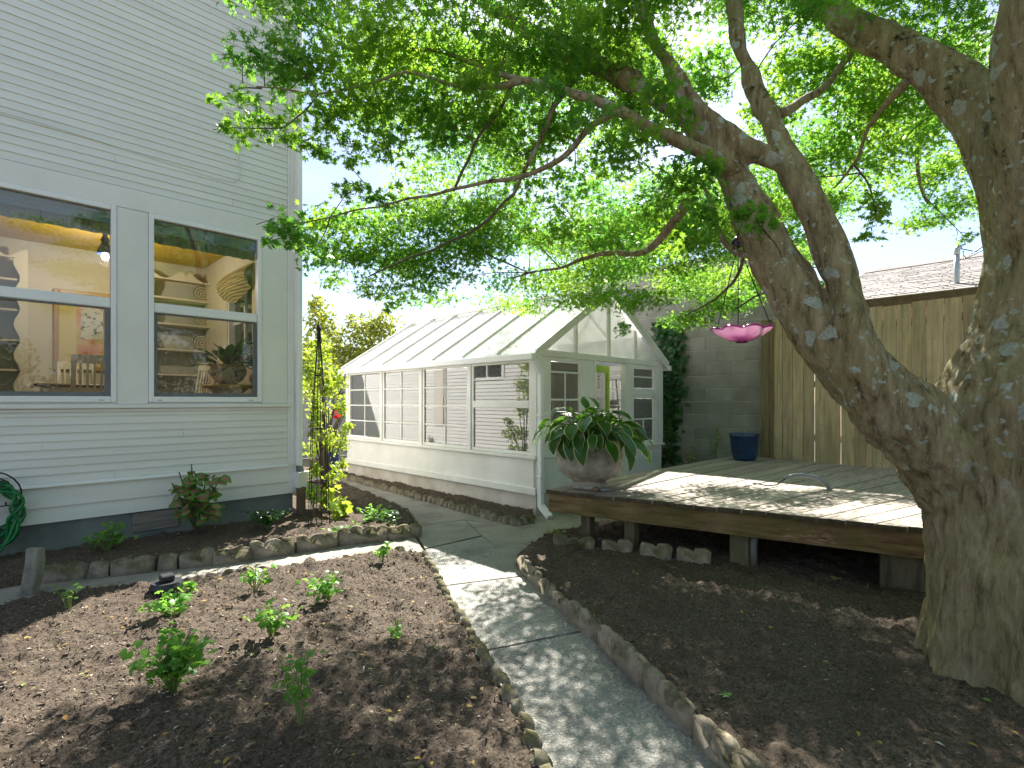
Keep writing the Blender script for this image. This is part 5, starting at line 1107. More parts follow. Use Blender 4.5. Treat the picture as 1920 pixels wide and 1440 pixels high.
# crown: tiers of leaves, each a flat pad at its own place in the air (px, py, distance, half width, half height)
PADS = [
 (490, 102, 3.0, 85, 26, .9), (440, 182, 3.0, 52, 20, .7), (500, 232, 3.0, 72, 26, .9), (418, 243, 3.0, 44, 13, .7), (525, 165, 3.05, 52, 42, .8), (600, 130, 3.1, 72, 55, 1.1), (600, 225, 3.1, 64, 48, 1.1), (470, 262, 3.0, 50, 16, .7), (455, 115, 3.0, 60, 22, .5), (405, 190, 3.0, 20, 10, .5), (560, 262, 3.1, 50, 26, .9),
 (520, 420, 2.95, 48, 36, .8), (565, 440, 3.05, 55, 42, .8), (505, 455, 2.95, 30, 16, .5), (640, 278, 3.2, 50, 26, .9), (655, 310, 3.2, 34, 14, .6),
 (700, 100, 3.2, 110, 62, 1.7), (820, 100, 3.3, 120, 62, 1.7), (940, 105, 3.3, 120, 70, 1.7), (1060, 110, 3.3, 110, 70, 1.6), (1180, 110, 3.4, 100, 70, 1.5),
 (700, 200, 3.2, 90, 50, 1.6), (800, 212, 3.3, 100, 58, 1.7), (920, 215, 3.4, 100, 55, 1.5), (1040, 240, 3.5, 80, 45, 1.1), (720, 272, 3.2, 66, 34, 1.2), (830, 262, 3.6, 80, 30, 1.1),
 (980, 290, 3.9, 80, 40, .8), (1080, 330, 4.0, 70, 45, .7), (1160, 290, 3.5, 70, 50, 1.1), (1190, 210, 3.6, 80, 60, 1.2),
 (655, 355, 3.15, 40, 20, .8), (720, 370, 3.2, 60, 22, .9), (610, 415, 3.1, 60, 28, 1.2), (700, 425, 3.2, 110, 34, 1.6), (830, 412, 3.3, 100, 36, 1.6), (930, 390, 3.4, 80, 34, 1.3),
 (640, 475, 3.2, 82, 42, 1.5), (760, 488, 3.3, 105, 46, 1.8), (880, 462, 3.4, 100, 44, 1.8), (980, 440, 3.6, 90, 40, 1.4), (700, 540, 3.4, 55, 26, 1.1), (790, 536, 3.5, 60, 28, 1.1), (860, 520, 3.6, 50, 24, .9), (735, 580, 3.4, 18, 16, .7),
 (1060, 440, 4.2, 80, 34, 1.1), (1000, 530, 5.0, 110, 30, 1.4), (1120, 505, 4.9, 100, 36, 1.4), (1225, 470, 4.4, 80, 40, 1.1), (1200, 565, 5.4, 70, 30, 1.2), (1090, 560, 5.6, 80, 24, 1.1), (935, 565, 5.5, 62, 20, 1.0), (1170, 615, 5.4, 24, 18, .8),
 (1240, 385, 3.8, 72, 40, 1.2), (1320, 400, 3.1, 60, 46, 1.2), (1285, 330, 2.95, 62, 42, 1.1), (1255, 230, 3.0, 60, 40, .9), (1330, 140, 3.8, 60, 60, 1.2), (1330, 310, 2.85, 48, 34, .8), (1425, 425, 2.75, 36, 28, .9), (1395, 400, 2.8, 40, 30, .9),
 (1300, 530, 5.4, 90, 40, 1.5), (1365, 568, 5.5, 70, 32, 1.5), (1290, 600, 5.4, 60, 22, 1.3), (1420, 525, 5.6, 50, 38, 1.3), (1490, 490, 6.0, 44, 44, 1.3), (1535, 540, 6.3, 24, 24, 1.0),
 (1540, 140, 4.1, 90, 66, 1.5), (1630, 200, 4.1, 86, 56, 1.4), (1560, 280, 4.3, 80, 54, 1.4), (1650, 300, 4.4, 80, 46, 1.3), (1720, 240, 4.6, 80, 50, 1.3), (1500, 330, 4.4, 46, 46, 1.0), (1550, 385, 4.0, 36, 28, .8), (1640, 395, 3.6, 34, 44, 1.3), (1632, 442, 3.6, 30, 12, 1.0),
 (1740, 330, 5.2, 86, 46, 1.4), (1785, 390, 5.2, 70, 42, 1.4), (1720, 420, 5.2, 56, 24, 1.1), (1800, 290, 5.0, 60, 46, 1.2), (1440, 220, 4.2, 60, 66, 1.2), (1480, 120, 4.2, 60, 50, 1.2), (1850, 170, 4.2, 40, 60, 1.0), (1790, 90, 4.2, 70, 40, 1.0), (1810, 445, 4.9, 26, 14, .8), (1690, 100, 4.2, 80, 50, 1.2),
]
def deeper(p):
    x, y, D, a, b, d = p
    if y > 385 and 600 < x < 1000: D = D * 1.35
    if 1260 < x < 1560 and y > 465: D = 7.1 + (x % 7) * .1; d *= 1.25
    elif 900 < x < 1260 and y > 490: D = D * 1.1
    return (x, y, D, a, b, d)
PADS += [(545, 110, 3.05, 60, 40, .8), (590, 470, 3.6, 50, 40, .9), (1000, 340, 4.2, 70, 30, .7), (760, 560, 3.9, 60, 22, .9), (620, 530, 3.6, 40, 26, .7), (830, 560, 4.4, 50, 20, .8), (1010, 170, 2.75, 70, 26, .8), (1110, 215, 2.75, 70, 26, .8), (1200, 260, 2.7, 60, 26, .9), (900, 150, 2.9, 80, 30, 1.0), (1240, 160, 2.9, 60, 40, .9), (1060, 390, 4.4, 80, 30, .9), (1130, 560, 6.0, 90, 22, 1.3), (1000, 575, 6.0, 70, 16, 1.0)]
PADS = [deeper(p) for p in PADS]
PADS += [(x, y, D * random.uniform(1.35, 1.7), a * .85, b * .8, d * .7) for (x, y, D, a, b, d) in PADS if 650 < x < 1260 and y < 260]
PADS += [(x + random.uniform(-15, 15), y + random.uniform(-12, 5), D * random.uniform(1.1, 1.25), a * .8, b * .7, d * .7) for (x, y, D, a, b, d) in PADS if 650 < x < 1000 and 380 < y < 520]
PADS += [(x + random.uniform(-20, 20), random.uniform(-60, 50), random.uniform(3.0, 4.0), 90, 50, 1.3) for x in range(480, 1900, 75)]
PADS += [(x + random.uniform(-20, 20), random.uniform(-160, -40), random.uniform(4.2, 5.6), 90, 60, 1.1) for x in range(620, 1800, 85)]
LS = .062
pos = []; siz = []
def pad_points(c, ax, az, n):
    """points in a flattened, clumpy ellipsoid"""
    k = max(5, n // 5); cl = rng.normal(size=(k, 3)); cl /= np.linalg.norm(cl, axis=1)[:, None]; cl *= rng.uniform(0, 1, (k, 1)) ** .45
    pp = cl[rng.integers(0, k, n)] * .86 + rng.normal(size=(n, 3)) * .16
    return np.array(c) + pp * np.array([ax, ax, az])
for (px, py, D, rx_, ry_, dens) in PADS:
    c = P(px, py, D); lpx = LS * FPX / D; n = int(dens * 3.0 * math.pi * rx_ * ry_ / (.36 * lpx * lpx)) + 8
    ax = rx_ * D / FPX; az = ry_ * D / FPX * .92
    pos.append(pad_points(c, ax, az, n)); siz.append(rng.uniform(.5, 1.25, n) * LS * .66)
tw = MB(); SKn = np.array([tuple(p) for p in SK])
for (px, py, D, rx_, ry_, dens) in PADS:
    if py < -20: continue
    c = P(px, py, D); j = int(np.argmin(((SKn - np.array(tuple(c))) ** 2).sum(1))); q0 = Vector(SK[j]); L_ = (c - q0).length
    if L_ < .12 or L_ > .85: continue
    q0 = Vector(SK[max(0, min(len(SK) - 1, j + random.randint(-3, 3)))])
    if (c - q0).length > .95: q0 = Vector(SK[j])
    md_ = q0.lerp(c, .5) + noise.noise_vector(c * 3) * L_ * .18; r0 = min(.012, .003 + L_ * .005)
    cc_, rr_ = smooth_chain([q0, md_, c], [r0, r0 * .7, r0 * .4], 4); tw.tube(cc_, rr_, 5); a = rx_ * D / FPX
    for k in range(3):
        e_ = c + Vector((random.uniform(-a, a), random.uniform(-a, a), random.uniform(-.3, .2) * a)) * .8; tw.tube([md_.lerp(c, .5 + .2 * k), c.lerp(e_, .5) + Vector((0, 0, .02)), e_], [r0 * .5, r0 * .4, .0012], 4)
tw.build('twigs', 'twig', tree, kind='stuff')
# the rest of the crown overhead and over the camera, plus pads added for shade
UP = [(rng.uniform(2.4, 6.4), rng.uniform(-1.4, 4.6), rng.uniform(3.7, 5.3)) for _ in range(26)] + [(rng.uniform(0.4, 4.2), rng.uniform(-3.2, .6), rng.uniform(3.5, 5.4)) for _ in range(22)]
UP += [(rng.uniform(5.1, 6.8), rng.uniform(2.5, 5.0), rng.uniform(3.1, 4.3)) for _ in range(13)] + [(rng.uniform(3.1, 4.7), rng.uniform(3.6, 5.3), rng.uniform(3.3, 4.6)) for _ in range(8)] + [(x_ + rng.uniform(-.15, .15), y_ + rng.uniform(-.15, .15), rng.uniform(3.3, 3.8)) for x_ in (5.3, 5.7, 6.1, 6.5) for y_ in (1.7, 2.15, 2.6, 3.05, 3.5, 3.95, 4.4)]  # extra pads placed to cast shade on the right and front beds
UP += [(rng.uniform(4.2, 6.6), rng.uniform(-3.0, -.9), rng.uniform(3.2, 4.8)) for _ in range(12)]
for c in UP:
    n = 1000; pos.append(pad_points(c, .62, .2, n)); siz.append(rng.uniform(.7, 1.2, n) * LS * .62)
pos = np.concatenate(pos); siz = np.concatenate(siz)
# nearest 300 leaves that the frame shows are pieces of their own
rel = pos - np.array([0, 0, CAMH]); dep = (rel[:, 0] + rel[:, 1]) * Q2; uu = (rel[:, 0] - rel[:, 1]) * Q2 / dep; vv = rel[:, 2] / dep
scr = np.where((dep > .5) & (np.abs(uu) < .97) & (vv < .68), siz / dep, 0); big = np.argsort(-scr)[:300]; mask = np.ones(len(pos), bool); mask[big] = False
near = mask & (dep < 4.3) & (scr > 0); far = mask & ~near
crown = make('crown', scatter('crown', *MAPLE, pos[near], siz[near], .45), 'maple', tree, False); crown['kind'] = 'stuff'
MAPLE5 = palmate([(-88, .66), (-42, .92), (0, 1.0), (42, .92), (88, .66)], .34)
far_crown = make('crown', scatter('crown', *MAPLE5, pos[far], siz[far], .45), 'maple', tree, False); far_crown['kind'] = 'stuff'
print('maple leaves', len(pos))
lv = [npmesh('leaf', MAPLE[0] * np.array([1, 1, s_]), MAPLE[1]) for s_ in (.6, 1.0, 1.5)]
for m_ in lv: m_.materials.append(M['maple'])
X, Y, Z = rand_frames(300, .45)
for i, k in enumerate(big):
    m4 = Matrix(((*[X[i][j] for j in range(1)], Y[i][0], Z[i][0], 0), (X[i][1], Y[i][1], Z[i][1], 0), (X[i][2], Y[i][2], Z[i][2], 0), (0, 0, 0, 1))) @ Matrix.Scale(float(siz[k]), 4); m4.translation = Vector(pos[k].tolist())
    inst_m('leaf', lv[i % 3], m4, crown)

# ================================================================== POTS AND PLANTS
def attr(me, name, vals):
    a = me.attributes.new(name, 'FLOAT', 'POINT'); a.data.foreach_set('value', np.asarray(vals, np.float32))
def broad_leaf(wid, curl, nl=9, nw=7, cup=.12, tip=.95):
    """arching leaf along +y, unit length, with margin / centre attributes"""
    V = []; mg = []; ce = []; F = []
    for i in range(nl):
        t = i / (nl - 1); w = wid * (math.sin(math.pi * min(1, t ** .72)) ** .8 if 0 < t < 1 else 0.02)
        ang = curl * t; y = (math.sin(ang) / curl if curl else t); z = -(1 - math.cos(ang)) / curl if curl else 0
        for j in range(nw):
            s_ = (j / (nw - 1) - .5) * 2; V.append((s_ * w, y, z + cup * wid * abs(s_) ** 1.5 + .015 * math.sin(t * 12) * abs(s_))); mg.append(max(abs(s_), (t - .9) * 10 if t > .9 else 0)); ce.append(max(0, 1 - abs(s_) * 1.75) * max(0, 1 - abs(t - .42) * 2.5))
    for i in range(nl - 1):
        for j in range(nw - 1): F.append((i * nw + j, i * nw + j + 1, (i + 1) * nw + j + 1, (i + 1) * nw + j))
    me = npmesh('leaf', np.array(V), np.array(F)); attr(me, 'margin', mg); attr(me, 'centre', np.clip(np.array(ce) * 1.5, 0, .85)); me.polygons.foreach_set('use_smooth', [True] * len(me.polygons)); return me
def frame_m(loc, d, up, scale):
    d = Vector(d).normalized(); up = Vector(up); x = d.cross(up)
    if x.length < 1e-3: x = d.cross(Vector((1, 0, 0)))
    x.normalize(); z_ = x.cross(d).normalized()
    m = Matrix(((x.x, d.x, z_.x, 0), (x.y, d.y, z_.y, 0), (x.z, d.z, z_.z, 0), (0, 0, 0, 1))) @ Matrix.Scale(scale, 4); m.translation = Vector(loc); return m
# stone urn with hosta
pc = P(1105, 912, 5.42); pc.z = DZ + .004; up_ = thing('stone_urn', pc, 'weathered cast stone urn with garland standing on the deck corner', 'pot')
MB().lathe([(.18, 0), (.19, .02), (.185, .05), (.165, .07), (.185, .085), (.26, .13), (.315, .19), (.345, .26), (.348, .34), (.33, .41), (.31, .45), (.335, .465), (.345, .485), (.335, .51), (.30, .51), (.29, .46), (.0, .45)], pc, 48, .004).build('bowl', 'potstone', up_, True)
gar = MB()
for k in range(3):
    a0 = k * 2.1 + 3.2
    for s_ in range(15):
        t = s_ / 14; a = a0 + (t - .5) * 1.7; zz = .40 - .11 * math.sin(math.pi * t); rr = .335 - (.01 if zz > .3 else .02)
        r = .022 + .012 * math.sin(math.pi * t); gar.lathe([(0, -r), (r * .8, -r * .6), (r, 0), (r * .8, r * .6), (0, r)], pc + Vector((rr * math.cos(a), rr * math.sin(a), zz + random.uniform(-.008, .008))), 7)
gar.build('garland', 'potstone', up_, True, kind='stuff')
hs = thing('hosta', pc + Vector((0, 0, .44)), 'large hosta with cream edged green leaves spilling over the stone urn', 'plant')
hl = [broad_leaf(w_, c_) for w_, c_ in ((.26, 1.0), (.30, 1.4), (.25, 1.8), (.31, .6))]
for m_ in hl: m_.materials.append(M['hosta'])
stm = MB()
for k in range(110):
    a = k * 2.4; ring = (k / 110) ** .6; e = R(82 - 78 * ring + random.uniform(-10, 10))
    base_ = pc + Vector((0, 0, .50)); d = Vector((math.cos(a) * math.cos(e), math.sin(a) * math.cos(e), math.sin(e)))
    ln = random.uniform(.14, .36) * (.7 + .5 * ring); st0 = base_ + Vector((d.x, d.y, 0)) * .12; el = st0 + d * ln + Vector((0, 0, .07 * (1 - ring)))
    stm.tube([st0, (st0 + el) / 2 + Vector((0, 0, .02)), el], .006, 5)
    dl = Vector((d.x + random.uniform(-.3, .3), d.y + random.uniform(-.3, .3), d.z - .45 - .4 * ring)).normalized(); 
    inst_m('leaf', hl[k % 4], frame_m(el, dl, (random.uniform(-.3, .3), random.uniform(-.3, .3), 1), random.uniform(.17, .31) * (1.0 if ring > .3 else .85)), hs)
stm.build('stalks', 'stem', hs, kind='stuff')
for k, (px, py, sx, mt_, lb) in enumerate(((1117, 921, .05, 'pebble', 'brown pebble beside the stone urn on deck'), (1124, 915, .035, 'pebble', 'small tan pebble stacked beside the stone urn'), (1134, 922, .048, 'ashstone', 'grey pebble beside the stone urn on deck'))):
    q = G(px, py, DZ); bm = bmesh.new(); bmesh.ops.create_icosphere(bm, subdivisions=2, radius=1)
    for v in bm.verts: v.co = Vector((v.co.x * sx * 1.1, v.co.y * sx * .8, v.co.z * sx * .42)) + noise.noise_vector(v.co * 1.5 + Vector((k, 0, 0))) * .006
    me = bpy.data.meshes.new('pebble'); bm.to_mesh(me); bm.free(); me.polygons.foreach_set('use_smooth', [True] * len(me.polygons)); o = make('pebble', me, mt_, None, False); o.location = q + Vector((0, 0, sx * .42)); o.rotation_euler = (0, 0, k + .4); tag(o, lb, 'pebble', 'pebbles by the urn')
# blue pots
def glazed(c, r, h, mat, label):
    t_ = thing('glazed_pot', c, label, 'pot'); MB().lathe([(r * .7, 0), (r * .82, h * .08), (r * .95, h * .5), (r, h * .86), (r * 1.06, h * .9), (r * 1.06, h), (r * .93, h), (r * .88, h * .8), (0, h * .78)], c, 36).build('body', mat, t_, True)
    for z in (.62, .74): MB().lathe([(r * (.965 + .03 * (z - .5)), h * z), (r * (1.01 + .03 * (z - .5)), h * (z + .015)), (r * (.965 + .03 * (z - .5)), h * (z + .03))], c, 36).build('ridge', mat, t_, True)
    MB().lathe([(0, .001), (r * .86, 0)], c + Vector((0, 0, h * .79)), 24).build('soil', 'soil', t_)
glazed(P(1396, 860, 7.95).xy.to_3d() + Vector((0, 0, DZ + .005)), .205, .40, 'bluepot', 'dark blue glazed pot on the deck by the fence post')
glazed(Vector((4.95, 10.25, 0)), .2, .5, 'cobalt', 'cobalt blue pot at the far corner of the greenhouse')
# generic leafy plant
def plant(name, c, h, w_, nst, per, size, mat, label, cat='plant', group=None, leaf=ROUND5, flowers=None, stemmat='stem', droop=.3, up=.55):
    t_ = thing(name, c, label, cat, group); c = Vector(c); st = MB(); pp = []
    for s_ in range(nst):
        a = random.uniform(0, 6.28); rr = w_ * random.uniform(.2, 1) ; hh = h * random.uniform(.45, 1) * (1 - .35 * rr / w_ * droop)
        tip = c + Vector((math.cos(a) * rr, math.sin(a) * rr, hh)); mid = c + Vector((math.cos(a) * rr * .35, math.sin(a) * rr * .35, hh * .6))
        st.tube([c + Vector((math.cos(a), math.sin(a), 0)) * .01 - Vector((0, 0, .01)), mid, tip], [max(.0022, size * .07), max(.0018, size * .05), .0015], 5)
        for k in range(per):
            tt = random.uniform(.35, 1); q = c.lerp(mid, tt * 2) if tt < .5 else mid.lerp(tip, tt * 2 - 1)
            pp.append(q + Vector((random.gauss(0, size * .6), random.gauss(0, size * .6), random.gauss(0, size * .35))))
    me = scatter('foliage', *leaf, np.array(pp), rng.uniform(.65, 1.2, len(pp)) * size, up); o = make('foliage', me, mat, t_, False); o['kind'] = 'stuff'
    st.build('stems', stemmat, t_, kind='stuff')
    if flowers:
        fm, fn_, fs = flowers; fp_ = [np.array(pp[i]) + np.array([0, 0, size]) for i in rng.integers(0, len(pp), fn_)]
        o = make('blossoms', scatter('blossoms', *ROUND5, np.array(fp_), rng.uniform(.8, 1.2, fn_) * fs, .6), fm, t_, False); o['kind'] = 'stuff'
    return t_
FB = lambda px, py: G(px, py, .06)
grp = 'bedding plants in the front soil bed'
plant('bedding_plant', FB(128, 1145), .22, .09, 6, 5, .035, 'herb', 'spindly little plant at the shaded edge of front bed', group=grp, leaf=OV)
plant('bedding_plant', FB(322, 1160), .20, .22, 12, 8, .042, 'herb', 'wide low plant in sun just below the black cap', group=grp)
plant('bedding_plant', FB(352, 1112), .10, .07, 5, 6, .036, 'herb', 'tiny plant touching the black plastic cap', group=grp)
plant('bedding_plant', FB(478, 1106), .22, .17, 9, 8, .036, 'herb', 'sunlit plant near the far edge of the front bed', group=grp)
plant('bedding_plant', FB(617, 1122), .20, .22, 13, 9, .036, 'herb', 'bushy plant near the path corner of front bed', group=grp)
plant('bedding_plant', FB(510, 1195), .24, .17, 9, 7, .044, 'herb', 'medium plant with white blooms in the middle of front bed', group=grp, flowers=('petal_pink', 5, .02))
plant('bedding_plant', FB(325, 1293), .30, .20, 24, 9, .046, 'herb', 'biggest rounded plant in the near left of front bed', group=grp)
plant('bedding_plant', FB(745, 1200), .16, .06, 4, 6, .03, 'herb', 'smallest lone sprout near the path edging', group=grp)
plant('bedding_plant', FB(565, 1352), .34, .15, 8, 9, .045, 'herb', 'tall open plant at the near middle of front bed', group=grp, leaf=OV)
plant('bedding_plant', FB(716, 1052), .18, .14, 9, 6, .036, 'herb', 'plant growing over the scalloped stones at bed corner', group=grp)
g2 = 'plants in the house bed'
plant('bedding_plant', G(200, 1032, .09), .26, .24, 12, 7, .05, 'herb', 'dark green plant against the foundation left of the plank', group=g2)
plant('bedding_plant', G(502, 990, .09), .26, .24, 20, 9, .04, 'ivy', 'compact dark plant with pale blooms beside the clay pipe', group=g2, flowers=('petal_pink', 7, .022))
plant('trailing_plant', G(700, 975, .09), .20, .28, 12, 7, .042, 'herb', 'low trailing plant by the walk behind the house bed', group=g2)
plant('trailing_plant', G(735, 985, .09), .20, .22, 10, 6, .04, 'ivy', 'dark trailing plant at the tip of the house bed', group=g2)
plant('trailing_plant', G(640, 1000, .09), .10, .22, 9, 4, .04, 'herb', 'sparse sprouts on the sunny soil near the trellis', group=g2)
plant('grape_plant', G(648, 968, .09), .28, .22, 9, 3, .10, 'lime', 'bright lime grape leaves glowing in the sun', leaf=GRAPE, up=.3)
plant('grape_plant', G(610, 960, .09), .36, .2, 9, 4, .08, 'lime', 'yellow green leaves round the foot of the trellis', leaf=GRAPE, up=.3)
plant('flowering_plant', G(588, 955, .09), .42, .16, 12, 7, .045, 'herb', 'leafy plant with pale pink blooms behind downspout', flowers=('petal_pink', 12, .024))
plant('bedding_plant', G(1044, 1018, .06), .16, .08, 5, 3, .06, 'lime', 'yellowing sprout by the deck corner', leaf=OV)
# coleus with pink-hearted leaves
cc = G(368, 1002, .09); cl_ = thing('coleus', cc, 'coleus with green leaves and magenta hearts against the foundation', 'plant')
cm = [broad_leaf(w_, c_, 7, 5, .1) for w_, c_ in ((.34, .8), (.38, 1.3), (.32, .5))]
for m_ in cm: m_.materials.append(M['coleus'])
st = MB()
for k in range(18):
    a = random.uniform(0, 6.28); rr = random.uniform(.03, .36); tip = cc + Vector((math.cos(a) * rr, math.sin(a) * rr * .5 - .02, random.uniform(.30, .74) * (1.12 - rr * 1.1))); st.tube([cc, cc.lerp(tip, .5) + Vector((0, 0, .04)), tip], .006, 5)
    for j in range(7):
        b_ = random.uniform(0, 6.28); q = cc.lerp(tip, random.uniform(.55, 1.0)); inst_m('leaf', cm[(k + j) % 3], frame_m(q, (math.cos(b_), math.sin(b_), random.uniform(-.35, .5)), (0, -.9, 1), random.uniform(.09, .16)), cl_)
st.build('stems', 'twig', cl_, kind='stuff')
# black cap
q = G(313, 1108, .06); kc = thing('plastic_cap', q, 'round black plastic cleanout cap with square knob in the soil', 'cap')
MB().lathe([(.11, 0), (.115, .04), (.105, .06), (.10, .075), (.0, .076)], q, 28).build('base', 'blackplastic', kc); MB().bbox(q.x - .045, q.x + .045, q.y - .045, q.y + .045, q.z + .077, q.z + .125, .008).build('knob', 'blackplastic', kc)
# trellis obelisk and climbing rose
tq = G(598, 985, .09); ob = thing('obelisk_trellis', tq, 'tall slender black iron obelisk trellis beside the house corner', 'trellis')
apex = tq + Vector((0, 0, 2.22))
for k in range(6):
    a = k * 1.047 + .3; b_ = tq + Vector((math.cos(a) * .12, math.sin(a) * .12, -.05)); mid = tq + Vector((math.cos(a) * .085, math.sin(a) * .085, 1.2)); MB().tube([b_, mid, apex + Vector((math.cos(a) * .015, math.sin(a) * .015, -.1))], .0045, 6).build('rod', 'iron', ob)
for z_, r_ in ((.5, .108), (1.1, .088), (1.7, .05)): MB().tube([tq + Vector((r_ * math.cos(k * .5236), r_ * math.sin(k * .5236), z_)) for k in range(13)], .005, 5).build('ring', 'iron', ob)
MB().lathe([(.0, -.12), (.03, -.1), (.02, -.02), (.028, .02), (0, .07)], apex, 12).build('finial', 'iron', ob)
def cloud(name, blobs, size, mat, label, cat, leaf, dens, group=None, trunk=None, up=.4, stem='twig'):
    c0 = Vector((blobs[0][0].x, blobs[0][0].y, 0)); t_ = thing(name, c0, label, cat, group); ps = []
    for (c, ax, az) in blobs:
        n = int(dens * (ax * ax + ax * az) * 130) + 20 ; ps.append(pad_points(c, ax, az, n))
    ps = np.concatenate(ps); o = make('crown', scatter('crown', *leaf, ps, rng.uniform(.7, 1.2, len(ps)) * size, up), mat, t_, False); o['kind'] = 'stuff'
    tk = MB(); base_ = trunk or c0
    for (c, ax, az) in blobs:
        m_ = base_.lerp(c, .5) + Vector((0, 0, .15)); tk.tube([base_, m_, c], [size * .22, size * .16, size * .06], 6)
    tk.build('trunk', stem, t_, True); return t_
RB_ = lambda px, py, D, a, b_: (P(px, py, D), a * D / FPX, b_ * D / FPX)
cloud('climbing_rose', [RB_(600, 660, 6.9, 28, 30), RB_(585, 720, 6.9, 26, 34), RB_(630, 710, 7.0, 28, 28), RB_(600, 770, 7, 24, 28), RB_(640, 760, 7.1, 16, 20), RB_(585, 840, 7, 22, 22), RB_(630, 830, 7.2, 28, 26), RB_(600, 880, 7, 20, 20), RB_(650, 800, 7.3, 14, 12), RB_(640, 870, 7.2, 14, 16), RB_(605, 690, 6.35, 18, 26), RB_(595, 760, 6.35, 16, 28), RB_(612, 820, 6.35, 16, 22), RB_(590, 880, 6.4, 14, 20), RB_(618, 730, 6.2, 20, 30), RB_(585, 800, 6.25, 16, 30), RB_(600, 640, 6.4, 22, 18), RB_(580, 690, 6.6, 16, 30), RB_(625, 890, 6.4, 20, 20)], .052, 'lime', 'tall yellow green climbing rose growing behind the trellis', 'rose', OV, 26, trunk=G(610, 950, .09))
fq = P(630, 778, 6.8); make('rose_blossom', scatter('rose_blossom', *ROUND5, np.array(fq + Vector((0, 0, 0))) + rng.normal(size=(14, 3)) * .02, rng.uniform(.03, .045, 14), .3), 'petal_red'); o = bpy.context.scene.objects['rose_blossom']; tag(o, 'single red rose bloom left of the greenhouse', 'flower')
plant('potted_flowers', Vector((4.95, 10.25, .40)), .45, .2, 10, 8, .05, 'lime', 'yellowish leafy plant in the cobalt pot', leaf=OV)
# trees and shrubs at the back
cloud('garden_tree', [RB_(600, 600, 12.5, 36, 40), RB_(580, 660, 12.5, 30, 40), RB_(620, 650, 12.5, 36, 36), RB_(590, 570, 12.6, 16, 22), RB_(580, 720, 12, 26, 30)], .10, 'yellowgreen', 'feathery yellow green tree beyond the house corner', 'tree', OV, 9, 'trees behind the greenhouse', Vector((3.0, 13.0, 0)))
cloud('garden_tree', [RB_(680, 620, 13.2, 44, 40), RB_(720, 610, 13.2, 34, 30), RB_(660, 670, 13, 40, 36), RB_(710, 660, 13.3, 40, 34), RB_(690, 720, 13, 46, 34), RB_(740, 690, 13.2, 40, 36)], .10, 'yellowgreen', 'round olive green tree behind the greenhouse roof end', 'tree', OV, 9, 'trees behind the greenhouse', Vector((5.6, 12.2, 0)))
cloud('garden_shrub', [RB_(690, 760, 12.4, 60, 40), RB_(760, 740, 12.4, 50, 40), RB_(830, 745, 12.6, 50, 40)], .09, 'hedge', 'dark green shrub seen through the far greenhouse panes', 'shrub', OV, 10, None, Vector((6.4, 10.9, 0)))
cloud('garden_shrub', [(Vector((3.5, 11.3, .35)), .35, .3), (Vector((4.0, 11.9, .4)), .4, .35)], .06, 'herb', 'low green shrub at the far end of the walk', 'shrub', OV, 30)
# unseen hedge added behind the camera to darken the window reflections
hb_ = []
for k in range(7):
    x = -5 + k * 2.3; hb_ += [(Vector((x, -9 + random.uniform(-.5, .5), 1.3)), 1.3, 1.2), (Vector((x + .6, -9, 2.6 + random.uniform(-.4, .6))), 1.0, .9)]
cloud('hedge', hb_, .16, 'hedge', 'dark green hedge added behind the camera to darken the window reflections', 'hedge', OV, 5, trunk=Vector((2, -9, 0)))
# ivy on the block wall
iv = thing('ivy', (WXB - .05, 4.3, 0), 'dark ivy climbing the block wall beside the greenhouse', 'ivy'); ps = []; st = MB()
for (px, lst) in ((0, [(1262, 860), (1258, 800), (1265, 740), (1256, 690), (1250, 640), (1246, 615)]), (1, [(1262, 790), (1272, 730), (1268, 680), (1270, 640), (1266, 620)]), (2, [(1245, 800), (1248, 760), (1252, 700)])):
    wp = []
    for (a, b_) in lst: D = WXB / ((1 + (a - 960) / FPX) * Q2); wp.append(P(a, b_, D) + Vector((-.04, 0, 0)))
    sp_, sr_ = smooth_chain(wp, [.012] * len(wp), 5); st.tube(sp_, .008, 5)
    for q in sp_:
        for j in range(13): ps.append(q + Vector((random.uniform(-.1, .0), random.gauss(0, .09), random.gauss(0, .07))))
X = np.tile(np.array([-.95, -.1, .3]), (len(ps), 1)) + rng.normal(size=(len(ps), 3)) * .3; X /= np.linalg.norm(X, axis=1)[:, None]
A = np.tile(np.array([0, .1, -1.0]), (len(ps), 1)) + rng.normal(size=(len(ps), 3)) * .45; A -= (A * X).sum(1)[:, None] * X; A /= np.linalg.norm(A, axis=1)[:, None]
o = make('foliage', scatter('foliage', *GRAPE, np.array(ps), rng.uniform(.06, .10, len(ps)), 0, (np.cross(A, X), A, X)), 'ivy', iv, False); o['kind'] = 'stuff'; st.build('vine', 'twig', iv, kind='stuff')
plant('wall_plant', Vector((8.5, 3.75, .45)), .75, .35, 10, 7, .05, 'herb', 'wispy green plant in front of the block wall', leaf=OV)
plant('wall_plant', Vector((8.2, 4.0, .4)), .4, .2, 8, 6, .06, 'deadleaf', 'reddish low plant between deck and block wall', leaf=OV)
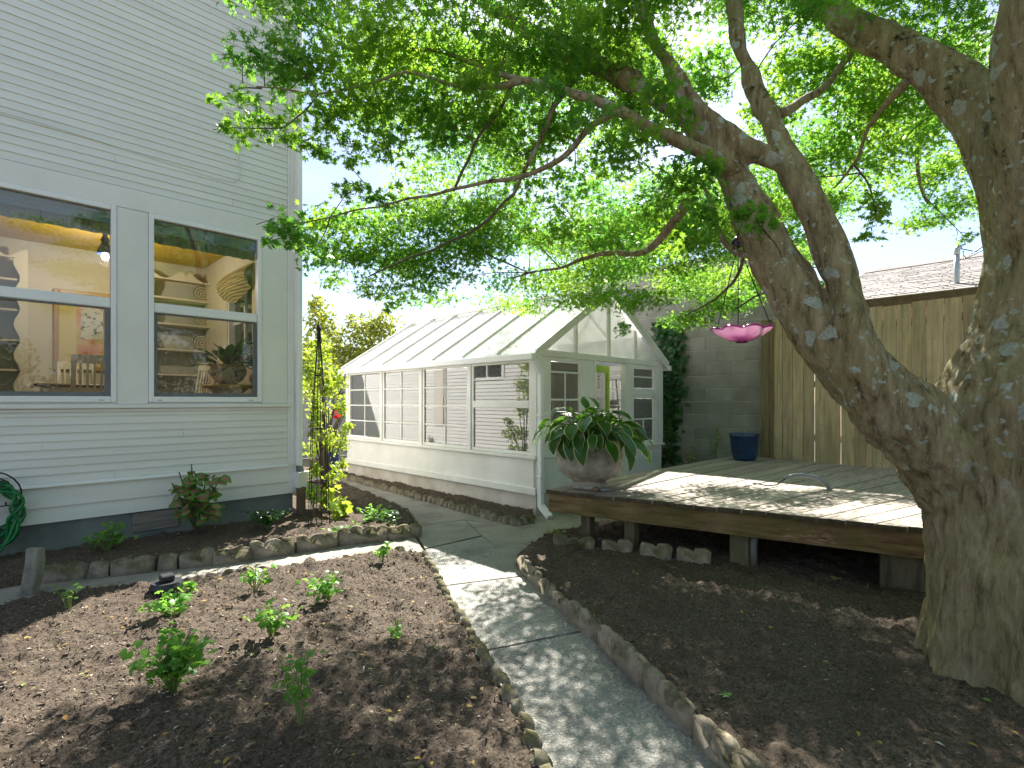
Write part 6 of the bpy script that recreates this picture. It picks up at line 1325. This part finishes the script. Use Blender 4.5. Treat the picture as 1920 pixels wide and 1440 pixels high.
# hanging glass flower bowl
hb = P(1391, 627, 3.35); hg_ = thing('hanging_bowl', hb, 'pink glass flower shaped bowl hanging on chains from the maple', 'bird bath')
V = []; ce = []; mg = []; F = []; nr, na = 9, 120
for i in range(nr):
    t = i / (nr - 1)
    for j in range(na):
        a = 2 * math.pi * j / na; pet = abs(math.cos(a * 4)); r = .03 + t * (.14 + .025 * pet * t); z_ = -.045 + .07 * t ** 1.7 + .014 * pet * t ** 2
        V.append((r * math.cos(a), r * math.sin(a), z_)); ce.append(t); mg.append(max(1 - pet * 3.2, 0) if t > .15 else 0)
for i in range(nr - 1):
    for j in range(na): F.append((i * na + j, i * na + (j + 1) % na, (i + 1) * na + (j + 1) % na, (i + 1) * na + j))
me = npmesh('bowl', np.array(V), np.array(F)); attr(me, 'centre', ce); attr(me, 'margin', np.clip(mg, 0, 1)); me.polygons.foreach_set('use_smooth', [True] * len(me.polygons))
me.materials.append(M['pinkglass']); o = bpy.data.objects.new('bowl', me); C.objects.link(o); o.location = hb; setparent(o, hg_); so = o.modifiers.new('solid', 'SOLIDIFY'); so.thickness = .006
MB().lathe([(0, -.056), (.035, -.054), (.037, -.049), (0, -.046)], hb, 20).build('base', 'pinkglass', hg_)
hk = P(1384, 458, 3.22)
for k in range(3): a = k * 2.094 + .5; MB().tube([hk, hb + Vector((.18 * math.cos(a), .18 * math.sin(a), .03))], .003, 5).build('chain', 'iron', hg_)
MB().lathe([(.0, .055), (.022, .05), (.042, .02), (.044, 0), (.04, 0), (.0, .02)], hk + Vector((0, 0, -.005)), 20).build('cup', 'darkglass', hg_, True)
MB().tube([hk + Vector((0, 0, .045)), hk + Vector((0, 0, .12)), hk + Vector((.02, 0, .16)), hk + Vector((.05, .0, .14))], .004, 6).build('hook', 'iron', hg_)
# raw wood scar on the deck beam: splinters standing proud of the beam face
sc = MB()
for k in range(26):
    px = random.uniform(1465, 1565); py = random.gauss(1006 + (px - 1515) * .06, 7)
    u = (px - 960) / FPX; yb_ = fa * (1 - u) / (1.2295 + .7705 * u); c = Vector((fx_(yb_) - .001, yb_, 0)); D = (c.x + c.y) * Q2; z_ = P(px, py, D).z; ln = random.uniform(.02, .09)
    z_ = min(max(z_, .40), .535); dz = random.uniform(-.006, .006)
    sc.add([c + Vector((.004, ln, z_ - .004)), c + Vector((-.006, 0, z_ + dz)), c + Vector((.004, -ln * .9, z_ + dz * 2)), c + Vector((.002, 0, z_ + .008 + dz))], [(0, 1, 3), (1, 2, 3), (0, 2, 1), (0, 3, 2)])
sc.build('splinters', 'bench', deck, kind='stuff')
